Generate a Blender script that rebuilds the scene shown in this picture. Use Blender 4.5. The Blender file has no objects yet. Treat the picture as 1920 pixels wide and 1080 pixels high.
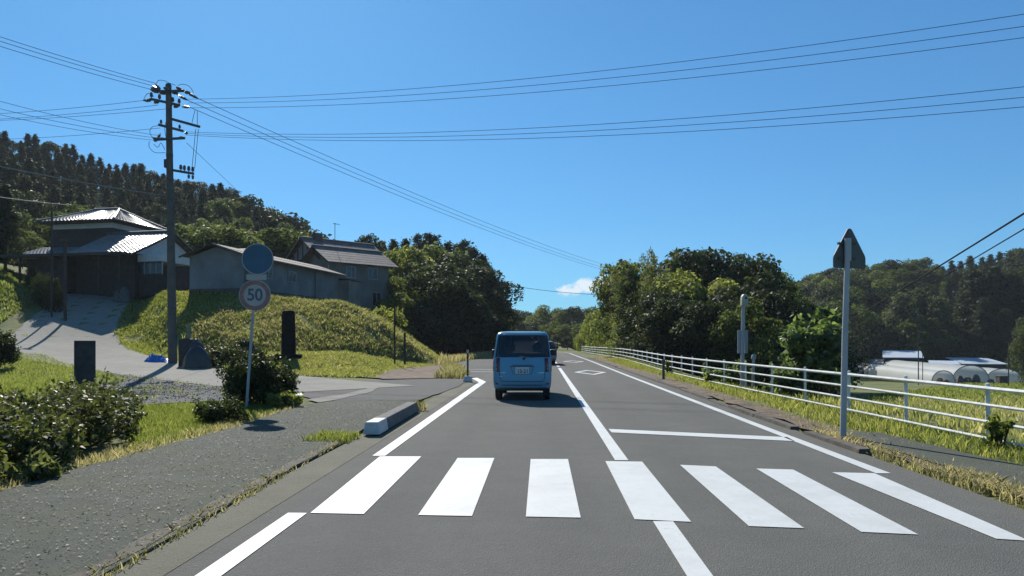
import bpy, bmesh, math, random
import numpy as np
from mathutils import Vector, Matrix

R = math.radians
scene = bpy.context.scene
COL = scene.collection
EYE = 1.45          # camera height above the road
F = 1345.0          # focal length in photo pixels (1920 wide)

# ---------------------------------------------------------------- camera
cam_data = bpy.data.cameras.new('camera')
cam = bpy.data.objects.new('camera', cam_data)
COL.objects.link(cam)
cam.location = (0, 0, EYE)
cam.rotation_euler = (R(90), 0, 0)
cam_data.sensor_width = 36
cam_data.lens = 36 * F / 1920
cam_data.shift_y = 100 / 1920
cam_data.clip_start = 0.1
cam_data.clip_end = 9000
scene.camera = cam

# ---------------------------------------------------------------- light
SUN_EL, SUN_AZ = R(38), R(-21)        # azimuth measured from +Y, negative = left
world = bpy.data.worlds.new('World'); scene.world = world
world.use_nodes = True
wn, wl = world.node_tree.nodes, world.node_tree.links
wn.clear()
w_out = wn.new('ShaderNodeOutputWorld')
w_bg = wn.new('ShaderNodeBackground'); w_bg.inputs['Strength'].default_value = 0.066
sky = wn.new('ShaderNodeTexSky'); sky.sky_type = 'NISHITA'
sky.sun_disc = False
sky.sun_elevation = SUN_EL; sky.sun_rotation = SUN_AZ
sky.air_density = 1.0; sky.dust_density = 0.25; sky.ozone_density = 3.0
sky.altitude = 100
# the camera's rendering of a clear sky: flatter contrast, deeper blue, the same all round
sk1 = wn.new('ShaderNodeMix'); sk1.data_type = 'RGBA'; sk1.blend_type = 'MULTIPLY'; sk1.inputs['Factor'].default_value = 1
sk1.inputs['B'].default_value = (0.115, 0.115, 0.115, 1); wl.new(sky.outputs[0], sk1.inputs['A'])
sk2 = wn.new('ShaderNodeGamma'); sk2.inputs['Gamma'].default_value = 0.7; wl.new(sk1.outputs['Result'], sk2.inputs['Color'])
hs = wn.new('ShaderNodeMix'); hs.data_type = 'RGBA'; hs.blend_type = 'MULTIPLY'; hs.inputs['Factor'].default_value = 1
hs.inputs['B'].default_value = (2.65, 6.45, 9.7, 1); wl.new(sk2.outputs[0], hs.inputs['A'])

def wmath(op, a, b=None, clamp=False):
    n = wn.new('ShaderNodeMath'); n.operation = op; n.use_clamp = clamp
    for i, v in enumerate((a, b)):
        if v is None: continue
        if isinstance(v, (int, float)): n.inputs[i].default_value = v
        else: wl.new(v, n.inputs[i])
    return n.outputs[0]
# one small cumulus low over the road, in the sky itself
tc = wn.new('ShaderNodeTexCoord'); sx = wn.new('ShaderNodeSeparateXYZ')
wl.new(tc.outputs['Generated'], sx.inputs[0])
yy = wmath('MAXIMUM', sx.outputs[1], 0.05)
cu = wmath('DIVIDE', sx.outputs[0], yy); cv = wmath('DIVIDE', sx.outputs[2], yy)
cmb = wn.new('ShaderNodeCombineXYZ'); wl.new(cu, cmb.inputs[0]); wl.new(cv, cmb.inputs[1])
cnz = wn.new('ShaderNodeTexNoise'); cnz.inputs['Scale'].default_value = 75
cnz.inputs['Detail'].default_value = 6; cnz.inputs['Roughness'].default_value = 0.62
wl.new(cmb.outputs[0], cnz.inputs['Vector'])
dx = wmath('DIVIDE', wmath('SUBTRACT', cu, 0.103), 0.050)
# the heap rises towards the right
topv = wmath('ADD', 0.070, wmath('MULTIPLY', wmath('SUBTRACT', cu, 0.075), 0.24))
dv = wmath('DIVIDE', wmath('SUBTRACT', cv, topv), 0.0125)
rr = wmath('ADD', wmath('MULTIPLY', dx, dx), wmath('MULTIPLY', dv, dv))
den = wmath('SUBTRACT', wmath('ADD', wmath('MULTIPLY', cnz.outputs[0], 2.6), -0.46), rr)
den = wmath('MULTIPLY', den, 1.7, True)
base = wmath('MULTIPLY', wmath('SUBTRACT', cv, 0.060), 110, True)
fwd = wmath('GREATER_THAN', sx.outputs[1], 0.05)
den = wmath('MULTIPLY', wmath('MULTIPLY', den, base), fwd)
den = wmath('MULTIPLY', den, 0.92)
cmix = wn.new('ShaderNodeMix'); cmix.data_type = 'RGBA'
wl.new(den, cmix.inputs['Factor']); wl.new(hs.outputs['Result'], cmix.inputs['A'])
cmix.inputs['B'].default_value = (8.8, 9.7, 10.5, 1)
wl.new(cmix.outputs['Result'], w_bg.inputs['Color'])
wl.new(w_bg.outputs[0], w_out.inputs[0])

sun_d = bpy.data.lights.new('sun', 'SUN')
sun_d.energy = 5.0; sun_d.angle = R(0.53); sun_d.color = (1.0, 0.95, 0.87)
sun = bpy.data.objects.new('sun', sun_d); COL.objects.link(sun)
to_sun = Vector((math.sin(SUN_AZ) * math.cos(SUN_EL), math.cos(SUN_AZ) * math.cos(SUN_EL), math.sin(SUN_EL)))
sun.rotation_euler = (-to_sun).to_track_quat('-Z', 'Y').to_euler()
sun.location = to_sun * 200

vs = scene.view_settings
scene.display_settings.display_device = 'sRGB'
vs.view_transform = 'Standard'; vs.look = 'None'; vs.exposure = 0.5; vs.gamma = 1.0
vs.use_curve_mapping = False
scene.render.engine = 'CYCLES'
scene.cycles.max_bounces = 6
scene.cycles.diffuse_bounces = 3
scene.cycles.transparent_max_bounces = 8
scene.cycles.use_denoising = True

# ---------------------------------------------------------------- helpers
rng = np.random.default_rng(7)
random.seed(7)

def pt(px, py, Y):
    """world point that stands at depth Y in the direction of a photo pixel"""
    return Vector(((px - 960) / F * Y, Y, EYE - (py - 640) / F * Y))

def gp(px, py, z=0.0):
    """ground point under a photo pixel on level ground"""
    Y = (EYE - z) * F / (py - 640)
    return ((px - 960) / F * Y, Y)

def tag(o, label=None, cat=None, group=None, kind=None):
    if label: o['label'] = label
    if cat: o['category'] = cat
    if group: o['group'] = group
    if kind: o['kind'] = kind
    return o

def link(o, parent=None):
    COL.objects.link(o)
    if parent is not None: o.parent = parent
    return o

def thing(name, label, cat, loc=(0, 0, 0), rz=0.0, group=None):
    o = bpy.data.objects.new(name, None)
    o.empty_display_size = 0.2
    o.location = loc; o.rotation_euler = (0, 0, rz)
    link(o)
    return tag(o, label, cat, group)

def copy_tree(o, parent=None):
    c = o.copy(); link(c)
    c.parent = parent
    for ch in list(o.children): copy_tree(ch, c)
    return c

def lerp(a, b, t): return a + (b - a) * t
def sstep(a, b, x):
    t = np.clip((np.asarray(x, float) - a) / (b - a), 0, 1)
    return t * t * (3 - 2 * t)

class MB:
    def __init__(self): self.v = []; self.f = []
    def add(self, verts, faces):
        n = len(self.v)
        self.v += [tuple(p) for p in verts]
        self.f += [tuple(i + n for i in f) for f in faces]
        return self
    def box(self, x0, x1, y0, y1, z0, z1, M=None):
        v = [Vector((x, y, z)) for z in (z0, z1) for y in (y0, y1) for x in (x0, x1)]
        if M is not None: v = [M @ p for p in v]
        return self.add(v, [(0, 2, 3, 1), (4, 5, 7, 6), (0, 1, 5, 4), (2, 6, 7, 3), (0, 4, 6, 2), (1, 3, 7, 5)])
    def tube(self, pts, r, n=8, caps=True):
        pts = [Vector(p) for p in pts]
        rs = r if isinstance(r, (list, tuple)) else [r] * len(pts)
        rings = []; 
        for i, p in enumerate(pts):
            d = (pts[min(i + 1, len(pts) - 1)] - pts[max(i - 1, 0)])
            if d.length < 1e-9: d = Vector((0, 0, 1))
            d.normalize()
            ref = Vector((0, 0, 1)) if abs(d.z) < 0.9 else Vector((0, 1, 0))
            u = d.cross(ref).normalized(); w = u.cross(d).normalized()
            rings.append([p + (u * math.cos(2 * math.pi * k / n) + w * math.sin(2 * math.pi * k / n)) * rs[i] for k in range(n)])
        v = [q for ring in rings for q in ring]; f = []
        for i in range(len(pts) - 1):
            for k in range(n):
                a = i * n + k; b = i * n + (k + 1) % n
                f.append((a, b, b + n, a + n))
        if caps:
            f.append(tuple(range(n - 1, -1, -1)))
            f.append(tuple(range((len(pts) - 1) * n, len(pts) * n)))
        return self.add(v, f)
    def lathe(self, prof, n=16, M=None):
        """prof: list of (radius, z)"""
        v = []; f = []
        for (r, z) in prof:
            for k in range(n):
                a = 2 * math.pi * k / n
                v.append(Vector((r * math.cos(a), r * math.sin(a), z)))
        if M is not None: v = [M @ p for p in v]
        for i in range(len(prof) - 1):
            for k in range(n):
                a = i * n + k; b = i * n + (k + 1) % n
                f.append((a, b, b + n, a + n))
        f.append(tuple(range(n - 1, -1, -1))); f.append(tuple(range((len(prof) - 1) * n, len(prof) * n)))
        return self.add(v, f)
    def prism(self, poly, h, M=None):
        """poly: list of (x, y); extruded from z=0 to z=h"""
        n = len(poly)
        v = [Vector((x, y, 0)) for x, y in poly] + [Vector((x, y, h)) for x, y in poly]
        if M is not None: v = [M @ p for p in v]
        f = [tuple(range(n - 1, -1, -1)), tuple(range(n, 2 * n))]
        f += [(i, (i + 1) % n, (i + 1) % n + n, i + n) for i in range(n)]
        return self.add(v, f)
    def build(self, name, mat, parent=None, smooth=False, bevel=0.0, loc=None):
        me = bpy.data.meshes.new(name)
        me.from_pydata(self.v, [], self.f); me.update()
        if mat: me.materials.append(mat)
        if smooth:
            me.polygons.foreach_set('use_smooth', [True] * len(me.polygons))
            me.set_sharp_from_angle(angle=R(40))
        o = bpy.data.objects.new(name, me); link(o, parent)
        if loc is not None: o.location = loc
        if bevel > 0:
            b = o.modifiers.new('bevel', 'BEVEL'); b.width = bevel; b.segments = 2; b.limit_method = 'ANGLE'
        return o

def mesh_np(name, V, faces, mat, parent=None, kind=None, link_it=True):
    """V (n,3) array; faces (m,k) array, all the same k"""
    me = bpy.data.meshes.new(name)
    m, k = faces.shape
    me.vertices.add(len(V)); me.vertices.foreach_set('co', np.ascontiguousarray(V, np.float32).ravel())
    me.loops.add(m * k); me.loops.foreach_set('vertex_index', np.ascontiguousarray(faces, np.int32).ravel())
    me.polygons.add(m)
    me.polygons.foreach_set('loop_start', np.arange(0, m * k, k, dtype=np.int32))
    me.update(calc_edges=True)
    if mat: me.materials.append(mat)
    if not link_it: return me
    o = bpy.data.objects.new(name, me); link(o, parent)
    if kind: o['kind'] = kind
    return o

def unit(a): return a / np.maximum(np.linalg.norm(a, axis=-1, keepdims=True), 1e-9)

def leaf_arrays(P, N, L, W, rg, fold=0.18):
    """one folded diamond leaf at each point, facing N, random roll"""
    n = len(P)
    rnd = unit(rg.normal(size=(n, 3)))
    U = unit(np.cross(N, rnd)); S = np.cross(N, U)
    L = np.broadcast_to(L, (n,))[:, None]; W = np.broadcast_to(W, (n,))[:, None]
    lift = N * W * fold
    V = np.stack([P - U * L * .5, P + S * W * .5 + lift - U * L * .06, P + U * L * .5, P - S * W * .5 + lift - U * L * .06], 1).reshape(-1, 3)
    Fc = np.arange(n * 4).reshape(n, 4)
    return V, Fc

# ---------------------------------------------------------------- materials
def mat_new(name):
    m = bpy.data.materials.new(name); m.use_nodes = True
    nt = m.node_tree; nt.nodes.clear()
    out = nt.nodes.new('ShaderNodeOutputMaterial')
    return m, nt, out

def nmath(nt, op, a, b=None, clamp=False):
    n = nt.nodes.new('ShaderNodeMath'); n.operation = op; n.use_clamp = clamp
    for i, v in enumerate((a, b)):
        if v is None: continue
        if isinstance(v, (int, float)): n.inputs[i].default_value = v
        else: nt.links.new(v, n.inputs[i])
    return n.outputs[0]

def nnoise(nt, scale, detail=4, rough=0.55, vec=None, out='Fac'):
    n = nt.nodes.new('ShaderNodeTexNoise')
    n.inputs['Scale'].default_value = scale; n.inputs['Detail'].default_value = detail
    n.inputs['Roughness'].default_value = rough
    if vec is not None: nt.links.new(vec, n.inputs['Vector'])
    return n.outputs[out]

def ncoord(nt, which='Object'):
    n = nt.nodes.new('ShaderNodeTexCoord'); return n.outputs[which]

def nramp(nt, fac, stops):
    n = nt.nodes.new('ShaderNodeValToRGB'); nt.links.new(fac, n.inputs[0])
    el = n.color_ramp.elements
    while len(el) > 1: el.remove(el[-1])
    el[0].position = stops[0][0]; el[0].color = (*stops[0][1], 1)
    for p, c in stops[1:]:
        e = el.new(p); e.color = (*c, 1)
    return n.outputs[0]

def nmix(nt, fac, a, b, blend='MIX'):
    n = nt.nodes.new('ShaderNodeMix'); n.data_type = 'RGBA'; n.blend_type = blend
    for key, v in (('Factor', fac), ('A', a), ('B', b)):
        s = n.inputs[key]
        if isinstance(v, (int, float)): s.default_value = v
        elif isinstance(v, tuple): s.default_value = (*v, 1)
        else: nt.links.new(v, s)
    return n.outputs['Result']

def principled(nt, out, color=None, rough=0.6, metal=0.0, spec=0.5, bump=None, bump_str=0.3, bump_dist=0.01):
    p = nt.nodes.new('ShaderNodeBsdfPrincipled')
    if isinstance(color, tuple): p.inputs['Base Color'].default_value = (*color, 1)
    elif color is not None: nt.links.new(color, p.inputs['Base Color'])
    if isinstance(rough, (int, float)): p.inputs['Roughness'].default_value = rough
    else: nt.links.new(rough, p.inputs['Roughness'])
    p.inputs['Metallic'].default_value = metal
    p.inputs['Specular IOR Level'].default_value = spec
    if bump is not None:
        b = nt.nodes.new('ShaderNodeBump'); b.inputs['Strength'].default_value = bump_str
        b.inputs['Distance'].default_value = bump_dist
        nt.links.new(bump, b.inputs['Height']); nt.links.new(b.outputs[0], p.inputs['Normal'])
    nt.links.new(p.outputs[0], out.inputs[0])
    return p

DIM = {'white_painted_steel': .82, 'weathered_concrete': .5, 'mossy_old_concrete': .75, 'white_paint_on_concrete': .72, 'bare_earth': .66, 'grey_glazed_roof_tiles': .66, 'pale_blue_steel_roof': .8, 'grey_painted_steel': .8, 'blue_car_paint': 1.0, 'number_plate_white': .8, 'sign_white_sheeting': 1.0, 'sign_blue_sheeting': 1.0, 'washed_out_sign_red': 1.0, 'blue_tarpaulin': .8}
def mat_plain(name, c, rough=0.6, metal=0.0, var=0.12, scale=6.0, spec=0.5, bump=0.0):
    k_ = DIM.get(name, .82); c = tuple(x * k_ for x in c)
    """colour with a little uneven wear"""
    m, nt, out = mat_new(name)
    co = ncoord(nt)
    n = nnoise(nt, scale, 5, 0.6, co)
    lo = tuple(max(x * (1 - var * 1.6), 0) for x in c); hi = tuple(min(x * (1 + var), 1) for x in c)
    col = nramp(nt, n, [(0.3, lo), (0.7, hi)])
    principled(nt, out, col, rough, metal, spec, n if bump else None, bump, 0.01)
    return m

LEAFK = .92
def mat_leaf(name, cols, trans=0.45, tcol=(1.0, 1.15, 0.45), rough=0.62, patch=0.5, spec=0.14, tgain=1.3):
    """cols: 3 colours dark->light spread over the leaves; part of the light goes through"""
    cols = [tuple(x * LEAFK for x in c) for c in cols]
    m, nt, out = mat_new(name)
    g = nt.nodes.new('ShaderNodeNewGeometry')
    co = ncoord(nt, 'Object')
    oi = nt.nodes.new('ShaderNodeObjectInfo')
    pn = nnoise(nt, patch, 3, 0.6, co)
    f = nmath(nt, 'ADD', nmath(nt, 'MULTIPLY', g.outputs['Random Per Island'], 0.55), nmath(nt, 'MULTIPLY', pn, 0.45))
    f = nmath(nt, 'ADD', f, nmath(nt, 'MULTIPLY', nmath(nt, 'SUBTRACT', oi.outputs['Random'], 0.5), 0.25))
    col = nramp(nt, f, [(0.2, cols[0]), (0.5, cols[1]), (0.8, cols[2])])
    p = nt.nodes.new('ShaderNodeBsdfPrincipled'); nt.links.new(col, p.inputs['Base Color'])
    p.inputs['Roughness'].default_value = rough; p.inputs['Specular IOR Level'].default_value = spec
    t = nt.nodes.new('ShaderNodeBsdfTranslucent')
    tcl = nmix(nt, 1.0, col, tuple(c * tgain for c in tcol), 'MULTIPLY'); nt.links.new(tcl, t.inputs['Color'])
    mx = nt.nodes.new('ShaderNodeMixShader'); mx.inputs[0].default_value = trans
    nt.links.new(p.outputs[0], mx.inputs[1]); nt.links.new(t.outputs[0], mx.inputs[2])
    nt.links.new(mx.outputs[0], out.inputs[0])
    return m

def mat_asphalt(name, dark, light, moss=0.0, speck=0.5, rough=0.75, tracks=False):
    dark = tuple(x * .99 for x in dark); light = tuple(x * .99 for x in light)
    m, nt, out = mat_new(name)
    co = ncoord(nt)
    big = nnoise(nt, 0.35, 4, 0.6, co); mid = nnoise(nt, 2.2, 5, 0.65, co)
    fine = nnoise(nt, 55, 3, 0.7, co)
    base = nmath(nt, 'ADD', nmath(nt, 'MULTIPLY', big, 0.5), nmath(nt, 'MULTIPLY', mid, 0.5))
    col = nramp(nt, base, [(0.34, dark), (0.66, light)])
    vo = nt.nodes.new('ShaderNodeTexVoronoi'); vo.inputs['Scale'].default_value = 90
    nt.links.new(co, vo.inputs['Vector'])
    sp = nmath(nt, 'LESS_THAN', vo.outputs['Distance'], 0.22)
    ck = nnoise(nt, 12, 2, 0.5, co)
    sp = nmath(nt, 'MULTIPLY', sp, nmath(nt, 'GREATER_THAN', ck, 0.5))
    v2 = nt.nodes.new('ShaderNodeTexVoronoi'); v2.inputs['Scale'].default_value = 38; nt.links.new(co, v2.inputs['Vector'])
    sv2 = nt.nodes.new('ShaderNodeSeparateColor'); nt.links.new(v2.outputs['Color'], sv2.inputs[0])
    f2 = nmath(nt, 'LESS_THAN', v2.outputs['Distance'], 0.34)
    pale = nmath(nt, 'MULTIPLY', f2, nmath(nt, 'GREATER_THAN', sv2.outputs[0], 0.80)); dk = nmath(nt, 'MULTIPLY', f2, nmath(nt, 'LESS_THAN', sv2.outputs[0], 0.16))
    col = nmix(nt, nmath(nt, 'MULTIPLY', pale, 0.65 * speck), col, tuple(min(c * 1.8, 1) for c in light))
    col = nmix(nt, nmath(nt, 'MULTIPLY', dk, 0.75 * speck), col, tuple(c * .45 for c in dark))
    col = nmix(nt, nmath(nt, 'MULTIPLY', sp, speck), col, tuple(min(c * 1.9, 1) for c in light))
    col = nmix(nt, nmath(nt, 'MULTIPLY', fine, 0.5), col, tuple(c * 0.55 for c in dark))
    if moss:
        mm = nmath(nt, 'MULTIPLY', nmath(nt, 'SUBTRACT', nnoise(nt, 0.9, 6, 0.7, co), 0.45), 4.0 * moss, True)
        col = nmix(nt, nmath(nt, 'MULTIPLY', mm, 0.75), col, (0.085, 0.094, 0.05))
    if tracks:   # tyre-darkened wheel paths and long streaks along the road
        sp_ = nt.nodes.new('ShaderNodeSeparateXYZ'); nt.links.new(co, sp_.inputs[0])
        xr_ = nmath(nt, 'SUBTRACT', sp_.outputs[0], nmath(nt, 'MULTIPLY', sp_.outputs[1], 0.041))
        tot = None
        for cx_ in (-1.22, 0.18, 1.65, 3.0):
            d_ = nmath(nt, 'DIVIDE', nmath(nt, 'SUBTRACT', xr_, cx_), 0.34)
            g_ = nmath(nt, 'POWER', 2.718, nmath(nt, 'MULTIPLY', nmath(nt, 'MULTIPLY', d_, d_), -1.0))
            tot = g_ if tot is None else nmath(nt, 'ADD', tot, g_)
        cb_ = nt.nodes.new('ShaderNodeCombineXYZ'); nt.links.new(nmath(nt, 'MULTIPLY', xr_, 2.6), cb_.inputs[0]); nt.links.new(nmath(nt, 'MULTIPLY', sp_.outputs[1], 0.10), cb_.inputs[1])
        st_ = nnoise(nt, 1.0, 5, 0.65, cb_.outputs[0])
        k_ = nmath(nt, 'MULTIPLY', nmath(nt, 'ADD', nmath(nt, 'MULTIPLY', tot, 0.5), nmath(nt, 'MULTIPLY', st_, 0.7)), 0.30, True)
        col = nmix(nt, k_, col, (0.070, 0.070, 0.067))
        # dusty pale margins beside the edge lines
        dm = nmath(nt, 'MULTIPLY', nmath(nt, 'SUBTRACT', nmath(nt, 'ABSOLUTE', nmath(nt, 'SUBTRACT', xr_, 0.85)), 2.95), 2.2, True)
        col = nmix(nt, nmath(nt, 'MULTIPLY', dm, nmath(nt, 'ADD', 0.2, nmath(nt, 'MULTIPLY', mid, 0.5))), col, (0.135, 0.125, 0.095))
        # thin meandering cracks
        vc = nt.nodes.new('ShaderNodeTexVoronoi'); vc.feature = 'DISTANCE_TO_EDGE'; vc.inputs['Scale'].default_value = 0.33
        wv = nt.nodes.new('ShaderNodeVectorMath'); wv.operation = 'ADD'; nt.links.new(co, wv.inputs[0])
        nz_ = nt.nodes.new('ShaderNodeTexNoise'); nz_.inputs['Scale'].default_value = 2.5; nz_.inputs['Detail'].default_value = 4; nt.links.new(co, nz_.inputs['Vector']); nt.links.new(nz_.outputs['Color'], wv.inputs[1])
        nt.links.new(wv.outputs[0], vc.inputs['Vector'])
        ckk = nmath(nt, 'MULTIPLY', nmath(nt, 'LESS_THAN', vc.outputs['Distance'], 0.0035), nmath(nt, 'GREATER_THAN', big, 0.52))
        col = nmix(nt, nmath(nt, 'MULTIPLY', ckk, 0.0), col, (0.03, 0.03, 0.029))
    principled(nt, out, col, 0.92, 0, 0.1, nmath(nt, 'ADD', fine, nmath(nt, 'MULTIPLY', vo.outputs['Distance'], 0.8)), 0.55, 0.012)
    return m

M = {}
M['road'] = mat_asphalt('road_asphalt', (0.125, 0.125, 0.114), (0.160, 0.158, 0.143), 0, 0.35, tracks=True)
M['walk'] = mat_asphalt('pavement_asphalt', (0.072, 0.079, 0.066), (0.122, 0.126, 0.106), 0.75, 0.6)
M['gutter'] = mat_asphalt('gutter_concrete', (0.15, 0.145, 0.112), (0.20, 0.19, 0.148), 0.4, 0.25)
M['lane'] = mat_asphalt('side_lane_asphalt', (0.105, 0.105, 0.102), (0.145, 0.143, 0.135), 0.2, 0.7)
M['drive'] = mat_asphalt('drive_concrete', (0.225, 0.218, 0.19), (0.31, 0.30, 0.265), 0.12, 0.3)
M['gravel'] = mat_asphalt('gravel_bed', (0.085, 0.09, 0.092), (0.15, 0.155, 0.155), 0.3, 0.6)
M['dirt'] = mat_plain('bare_earth', (0.22, 0.165, 0.115), 0.95, 0, 0.3, 3.0, 0.2, 0.5)

def mat_paint():
    m, nt, out = mat_new('road_paint')
    co = ncoord(nt)
    n1 = nnoise(nt, 9, 6, 0.7, co); n2 = nnoise(nt, 60, 3, 0.6, co)
    wear = nmath(nt, 'MULTIPLY', nmath(nt, 'SUBTRACT', nmath(nt, 'ADD', nmath(nt, 'MULTIPLY', n1, 0.7), nmath(nt, 'MULTIPLY', n2, 0.3)), 0.575), 7.0, True)
    col = nramp(nt, n1, [(0.3, (0.46, 0.475, 0.46)), (0.7, (0.53, 0.54, 0.52))])
    col = nmix(nt, nmath(nt, 'MULTIPLY', wear, 0.75), col, (0.12, 0.12, 0.113))
    n4 = nnoise(nt, 1.1, 5, 0.7, co)
    col = nmix(nt, nmath(nt, 'MULTIPLY', nmath(nt, 'SUBTRACT', n4, 0.46), 1.6, True), col, (0.30, 0.30, 0.285))
    principled(nt, out, col, 0.6, 0, 0.4, n2, 0.25, 0.004)
    return m
M['paint'] = mat_paint()

def mat_ground():
    m, nt, out = mat_new('ground_turf')
    co = ncoord(nt)
    n1 = nnoise(nt, 0.18, 5, 0.6, co); n2 = nnoise(nt, 1.4, 5, 0.65, co); n3 = nnoise(nt, 14, 4, 0.7, co)
    a = nmath(nt, 'ADD', nmath(nt, 'MULTIPLY', n1, 0.45), nmath(nt, 'ADD', nmath(nt, 'MULTIPLY', n2, 0.35), nmath(nt, 'MULTIPLY', n3, 0.2)))
    col = nramp(nt, a, [(0.34, (0.06, 0.08, 0.026)), (0.46, (0.11, 0.13, 0.045)), (0.56, (0.17, 0.165, 0.07)), (0.68, (0.21, 0.17, 0.095))])
    principled(nt, out, col, 0.95, 0, 0.15, n3, 0.9, 0.05)
    return m
M['ground'] = mat_ground()

M['grass'] = mat_leaf('grass_blades', [(0.09, 0.12, 0.036), (0.175, 0.205, 0.066), (0.32, 0.31, 0.135)], 0.5, (1.0, 1.0, 0.5), 0.55, 0.35, tgain=1.9)
M['grass_dry'] = mat_leaf('dry_grass_blades', [(0.14, 0.145, 0.062), (0.30, 0.28, 0.15), (0.48, 0.42, 0.26)], 0.45, (1.0, 0.97, 0.68), 0.6, 0.3, tgain=1.8)
M['grass_bright'] = mat_leaf('lawn_blades', [(0.085, 0.118, 0.034), (0.155, 0.195, 0.06), (0.29, 0.30, 0.125)], 0.5, (1.0, 1.02, 0.5), 0.5, 0.9, tgain=1.6)
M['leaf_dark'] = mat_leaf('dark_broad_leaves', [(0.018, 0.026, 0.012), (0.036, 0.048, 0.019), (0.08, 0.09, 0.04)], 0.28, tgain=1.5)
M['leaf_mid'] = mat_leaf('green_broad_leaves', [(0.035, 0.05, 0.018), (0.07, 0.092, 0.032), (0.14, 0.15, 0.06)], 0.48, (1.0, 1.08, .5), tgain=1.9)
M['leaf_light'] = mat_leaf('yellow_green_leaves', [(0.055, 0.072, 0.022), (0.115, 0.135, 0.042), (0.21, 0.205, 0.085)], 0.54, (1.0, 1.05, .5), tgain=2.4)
M['leaf_cedar'] = mat_leaf('cedar_needles', [(0.024, 0.034, 0.019), (0.042, 0.054, 0.028), (0.075, 0.085, 0.045)], 0.25)
M['leaf_pale'] = mat_leaf('pale_dull_leaves', [(0.045, 0.058, 0.030), (0.08, 0.096, 0.048), (0.135, 0.148, 0.082)], 0.4, (1, 1.05, .6), tgain=1.5)
M['leaf_bamboo'] = mat_leaf('bamboo_leaves', [(0.07, 0.085, 0.035), (0.12, 0.135, 0.06), (0.19, 0.195, 0.10)], 0.5, (1, 1.05, .55), tgain=1.6)
M['leaf_azalea'] = mat_leaf('azalea_leaves', [(0.035, 0.042, 0.018), (0.085, 0.092, 0.036), (0.22, 0.205, 0.10)], 0.38, patch=1.6, spec=0.2, rough=0.5)
M['leaf_box'] = mat_leaf('boxwood_leaves', [(0.025, 0.035, 0.012), (0.05, 0.065, 0.02), (0.11, 0.12, 0.04)], 0.35, patch=2.0, spec=0.2, rough=0.5)
M['leaf_kudzu'] = mat_leaf('kudzu_leaves', [(0.05, 0.07, 0.03), (0.09, 0.12, 0.052), (0.20, 0.235, 0.115)], 0.42, tgain=1.9, patch=1.0, spec=0.3, rough=0.45)
M['bark'] = mat_plain('bark', (0.10, 0.075, 0.055), 0.9, 0, 0.35, 5, 0.2, 0.6)
M['culm'] = mat_plain('bamboo_culm', (0.13, 0.16, 0.06), 0.5, 0, 0.2, 5)
M['pole_con'] = mat_plain('pole_concrete', (0.115, 0.11, 0.10), 0.85, 0, 0.15, 3, 0.3, 0.2)
M['steel_dark'] = mat_plain('dark_galvanised_steel', (0.10, 0.10, 0.10), 0.55, 0.6, 0.15, 10)
M['insul'] = mat_plain('insulator_ceramic', (0.10, 0.085, 0.08), 0.3, 0, 0.1, 10)
M['wire'] = mat_plain('wire_sheath', (0.03, 0.034, 0.038), 0.9, 0, 0.1, 1, .05)
M['wire_pale'] = mat_plain('weathered_cable_sheath', (0.26, 0.26, 0.25), 0.7, 0, 0.1, 1)
M['white_steel'] = mat_plain('white_painted_steel', (0.68, 0.695, 0.655), 0.5, 0, 0.16, 7)
M['post_grey'] = mat_plain('grey_painted_steel', (0.42, 0.44, 0.45), 0.5, 0.1, 0.08, 4)
M['sign_back'] = mat_plain('sign_back_aluminium', (0.12, 0.12, 0.118), 0.6, 0.2, 0.1, 5)
M['sign_blue'] = mat_plain('sign_blue_sheeting', (0.03, 0.088, 0.15), 0.45, 0, 0.12, 4)
M['sign_white'] = mat_plain('sign_white_sheeting', (0.40, 0.36, 0.33), 0.5, 0, 0.08, 4)
M['sign_red'] = mat_plain('washed_out_sign_red', (0.30, 0.15, 0.13), 0.5, 0, 0.2, 5)  # pale veil of the windscreen put into the red, and into the numerals
M['sign_num'] = mat_plain('sign_numeral_blue', (0.10, 0.12, 0.17), 0.5, 0, 0.05, 5)
M['concrete'] = mat_plain('weathered_concrete', (0.25, 0.245, 0.23), 0.9, 0, 0.25, 5, 0.25, 0.4)
M['concrete_old'] = mat_plain('mossy_old_concrete', (0.12, 0.108, 0.088), 0.92, 0, 0.35, 4, 0.25, 0.6)
M['block_white'] = mat_plain('white_paint_on_concrete', (0.66, 0.67, 0.66), 0.7, 0, 0.12, 9, 0.3, 0.2)
M['granite'] = mat_plain('dark_granite', (0.075, 0.075, 0.078), 0.6, 0, 0.25, 9, 0.4, 0.25)
M['granite_pillar'] = mat_plain('grey_slate_pillar_stone', (0.055, 0.058, 0.062), 0.8, 0, 0.25, 6, 0.2, 0.3)
M['stone_dark'] = mat_plain('black_memorial_stone', (0.016, 0.015, 0.015), 0.85, 0, 0.3, 6, 0.1, 0.4)
M['tarp'] = mat_plain('blue_tarpaulin', (0.01, 0.19, 0.60), 0.4, 0, 0.15, 6)
M['bag'] = mat_plain('black_plastic_sheet', (0.022, 0.023, 0.026), 0.30, 0, 0.2, 5)
M['tile_roof'] = mat_plain('grey_glazed_roof_tiles', (0.28, 0.285, 0.30), 0.34, 0, 0.2, 2.5, 0.6)
M['tile_ridge'] = mat_plain('dark_ridge_tiles', (0.07, 0.10, 0.11), 0.5, 0, 0.2, 4)
M['roof_brown'] = mat_plain('brown_sheet_roof', (0.12, 0.085, 0.072), 0.85, 0, 0.2, 3)
M['roof_grey'] = mat_plain('pale_grey_roof', (0.20, 0.172, 0.158), 0.8, 0, 0.2, 2, .2)
M['wood_dark'] = mat_plain('dark_stained_boards', (0.045, 0.036, 0.03), 0.8, 0, 0.3, 3)
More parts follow.
